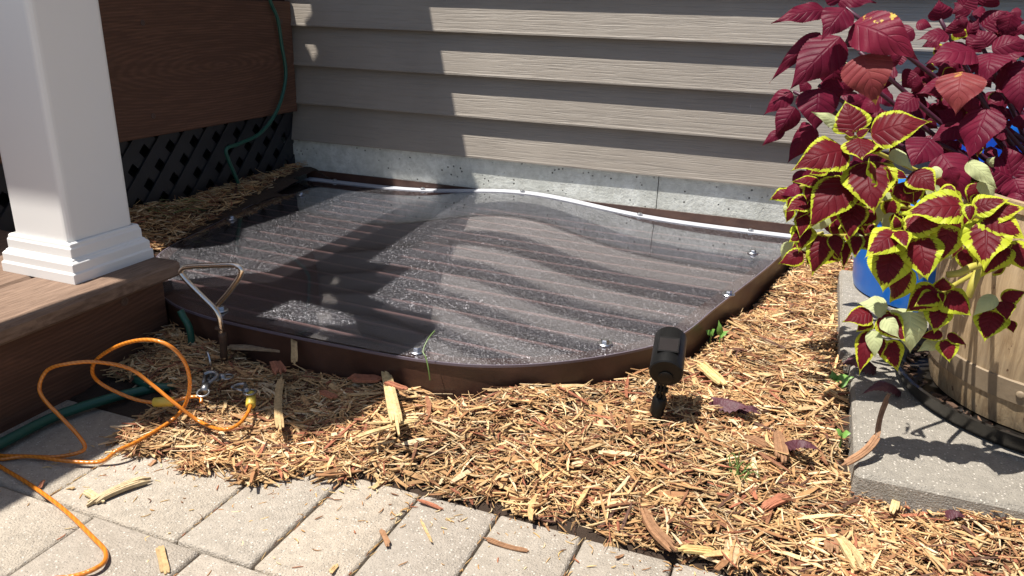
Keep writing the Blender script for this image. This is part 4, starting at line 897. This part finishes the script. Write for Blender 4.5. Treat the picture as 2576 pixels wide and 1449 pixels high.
for x_, y_ in ((2180, 110), (2240, 150), (2300, 190), (2330, 210), (2390, 240), (2140, 165), (2350, 120), (2420, 255), (2330, 165)):
    px_leaf(var if (x_ % 20) else pale, lambda p, q: (p, q), (x_, y_), (x_+rf.uniform(-40, 40), y_+rf.uniform(-5, 35)), 34, .6389, -.56, 0, up=.8, seed=x_, nv=16, nu=4)
def stem(mb, P, r0_, r1_):
    C_ = catmull(P, 6); mb.tube(C_, [r0_+(r1_-r0_)*i/(len(C_)-1) for i in range(len(C_))], 8)
root = np.array([1.70, -.60, .12])
for (a, b, Y) in ((690, 50, -.62), (650, 380, -.60), (520, 540, -.61), (360, 580, -.60), (1290, 120, -.56), (1560, 300, -.58), (1600, 700, -.62), (1740, 1120, -.66), (1430, 460, -.63), (1230, 880, -.63), (1480, 100, -.54), (1660, 560, -.56), (1375, 530, -.58), (780, 330, -.62)):
    e_ = at(*Z4(a, b), Y=Y-.01); rt = root+np.array([rf.uniform(-.06, .1), rf.uniform(-.04, .06), 0]); m_ = rt*.45+e_*.55+np.array([.03, .02, -.03])
    stem(stR, [rt, m_, e_], .0045, .0026)
for (zf, a, b, Y) in ((Z4, 745, 170, -.64), (Z4, 640, 260, -.61)): stem(stR, [at(*Z4(670, 330), Y=-.61), at(*zf(a, b), Y=Y)], .003, .0022)
for (zf, a, b, Y) in ((ZK, 1000, 500, -.80), (ZK, 550, 1000, -.79), (ZQ, 1040, 530, -.92), (ZQ, 340, 730, -.92), (ZH, 1230, 600, -.91), (ZH, 100, 40, -.79)):
    e_ = at(*zf(a, b), Y=Y+.012); rt = np.array([1.68, -.66, .15])+np.array([rf.uniform(-.05, .05), rf.uniform(-.03, .03), 0]); stem(stG, [rt, rt*.6+e_*.4+np.array([0.02, .07, -.04]), e_+np.array([0, .02, -.01]), e_], .0034, .0022)
def offscreen(P):
    v = (np.array(P)-CAM) @ RC.T; return 1288+F*v[0]/v[2] > 2680 or 724-F*v[1]/v[2] < -110
for _ in range(150):
    P = np.array([rf.uniform(1.5, 2.05), rf.uniform(-1.02, -.5), rf.uniform(.0, .58)])
    if not offscreen(P) or (P[2] > .3 and P[0] < 1.62): continue
    an_ = rf.uniform(0, 6.28); l_ = rf.uniform(.05, .1); Q_ = P+np.array([math.cos(an_)*l_, math.sin(an_)*l_, -rf.uniform(.0, .03)])
    if not offscreen(Q_): continue
    leaf(var if P[2] < .26 else red, P, Q_, l_*.6, (rf.uniform(-.5, .5), -.5, 1), .1, .2, seed=int(l_*1e5), nv=16, nu=4)
stem(stG, [at(*ZH(1850, 330), Y=-.86), at(*ZH(1550, 355), Y=-.90), at(*ZH(1400, 420), Y=-.91), at(*ZH(1270, 440), Y=-.91)], .0045, .0036)
stem(stG, [at(*ZH(1650, 260), Y=-.82), at(*ZH(1580, 400), Y=-.84), at(*ZH(1520, 530), Y=-.85), at(*ZH(1480, 650), Y=-.85)], .006, .004)
stR.build('stem', M_STEMR, plant_r, smooth=True); stG.build('stem', M_STEMG, plant_v, smooth=True)
red.build('foliage', M_RED, plant_r, smooth=True); pink.build('faded_foliage', M_PINK, plant_r, smooth=True); blotm.build('blotched_leaf', M_BLOT, plant_r, smooth=True)
var.build('foliage', M_VAR, plant_v, smooth=True); pale.build('pale_foliage', M_PALE, plant_v, smooth=True)
# seed fluff
mb = MB(); c0 = at(*ZH(1335, 735), Y=-.89)
for k in range(14):
    a = rf.uniform(0, 6.28); l_ = rf.uniform(.008, .018); mb.tube([c0, c0+RC[0]*math.cos(a)*l_+RC[1]*math.sin(a)*l_], .00022, 4)
mb.tube([c0, at(*ZH(1210, 890), Y=-.89)], .0006, 5); tag(mb.build('seed_fluff', simple('fluff', (.85, .85, .88), .5)), 'white wispy seed fluff stuck on a maroon coleus leaf', 'seed')
# fallen withered leaves
def fallen(zf, a, b, wpx, sc, z, label, arch=.3, fold=.9, mat=None, zt=0):
    A = at(*zf(*a), z=z); B = at(*zf(*b), z=z+zt); w_ = wpx/sc*.6389/F*np.linalg.norm(A-CAM); mb = MB()
    leaf(mb, A, B, w_, (0.1, -.35, 1), arch, fold, seed=int(a[0]), serr=.1, nv=22, nu=5, twist=.8); o = mb.build('fallen_leaf', mat or M_DEAD, smooth=True); tag(o, label, 'fallen leaf')
fallen(Z5, (545, 640), (395, 632), 60, .98675, -.118, 'dark purple curled leaf hanging over the slab edge under the plant')
fallen(Z5, (640, 735), (475, 750), 42, .98675, -.122, 'small dark purple leaf with stalk lying beside the saucer')
fallen(Z5, (185, 930), (340, 975), 50, .98675, -.140, 'crumpled purple leaf lying in mulch near the slab')
fallen(ZS, (900, 960), (1440, 1130), 190, 2.6345, -.138, 'large withered brown and purple leaf on the mulch right of the garden light', arch=.12)
fallen(Z5, (810, 1195), (895, 1225), 45, .98675, -.150, 'purple leaf scrap in mulch in front of the slab')
fallen(Z5, (0, 800), (100, 810), 40, .98675, -.146, 'wrinkled brown purple leaf scrap on mulch left of the seedling')
# seedlings and grass
def seedling(base, leaves, label):
    base = np.array(base); e = thing('seedling', tuple(base), label, 'seedling'); mb = MB(); mb.tube([base-np.array([0, 0, .008]), base+np.array([0, 0, .012])], .0011, 6); mb.build('stem', M_LEAFG, e)
    for dx, dy, dz, w_ in leaves:
        mb = MB(); b_ = base+np.array([0, 0, .010]); leaf(mb, b_, b_+np.array([dx, dy, dz]), w_, (0, -.5, 1), .1, .2, seed=int(dx*1e4), serr=0, nv=10, nu=3); mb.build('leaf', M_LEAFG, e, smooth=True)
seedling(at(*Z5(375, 725), z=-.152), [(.024, -.004, .018, .024), (-.018, -.016, .0, .013), (-.006, .004, .020, .014), (.006, -.014, .012, .010)], 'bright green broad leaved seedling in mulch beside the slab edge')
seedling(at(*ZS(1010, 380), z=-.150), [(.010, -.004, .006, .010), (-.006, 0, .028, .010), (.014, 0, .012, .008)], 'tiny green clover like seedling beside the rim of the well')
seedling(at(*ZS(915, 360), z=-.148), [(.006, -.004, .012, .012), (-.010, 0, .006, .010)], 'small dark green sprout touching the rim wall')
seedling(at(*Z5(405, 925), z=-.148), [(.010, -.004, .006, .012), (-.010, -.004, .008, .010)], 'yellow green sprout in mulch under the slab side')
def tuft(base, n_, h, spread, mat, label, seed, name='grass_tuft', lean=(0, 0)):
    r = random.Random(seed); mb = MB(); base = np.array(base)
    for _ in range(n_):
        a = r.uniform(0, 6.28); l_ = h*r.uniform(.5, 1.1); s_ = spread*r.uniform(.2, 1); b_ = base+np.array([r.gauss(0, spread*.15), r.gauss(0, spread*.15), -.004])
        dx, dy = math.cos(a)*s_+lean[0], math.sin(a)*s_+lean[1]
        P = [b_, b_+np.array([dx*.25, dy*.25, l_*.6]), b_+np.array([dx*.65, dy*.65, l_*.95]), b_+np.array([dx, dy, l_*r.uniform(.6, 1.05)])]
        mb.tube(catmull(P, 3), [.0011, .0011, .001, .001, .0009, .0008, .0007, .0006, .0004, .0002], 4)
    tag(mb.build(name, mat), label, 'grass')
tuft(at(*Z5(5, 1080), z=-.165), 16, .038, .03, M_GRASS, 'small tuft of green grass blades in the sunlit mulch', 4)
tuft(at(*ZM(2015, 525), z=-.15), 4, .025, .02, M_GRASS, 'two short grass blades at the foot of the rim', 5)
mb = MB(); mb.tube(catmull([at(*ZM(2195, 545), Y=-.975), at(*ZM(2185, 470), Y=-.975), at(*ZM(2165, 380), Y=-.97), at(*ZM(2145, 335), Y=-.965), at(*ZM(2180, 250), Y=-.95), at(*ZM(2228, 190), Y=-.93)], 5), .0009, 6)
tag(mb.build('wild_grass', M_GRASS), 'single grass blade arching over the rim by a screw', 'grass')
for k, (a, b, s_) in enumerate(((760, 1150, 11), (830, 1130, 12), (900, 1110, 13), (740, 1050, 14), (870, 1060, 15))):
    p = at(*ZA(a, b), z=-.10); tuft((p[0]-.02, p[1], -.112), 26, .05, .10, M_GRASS if k % 2 == 0 else M_STRAW, ['limp green grass against the lattice, nearest the white post', 'dry straw tuft by the post end of the lattice', 'green grass tuft in the middle of the shaded strip', 'dry grass tuft touching the lattice', 'green grass tuft beside the cover edge in shade'][k], s_, lean=(.03, -.01))
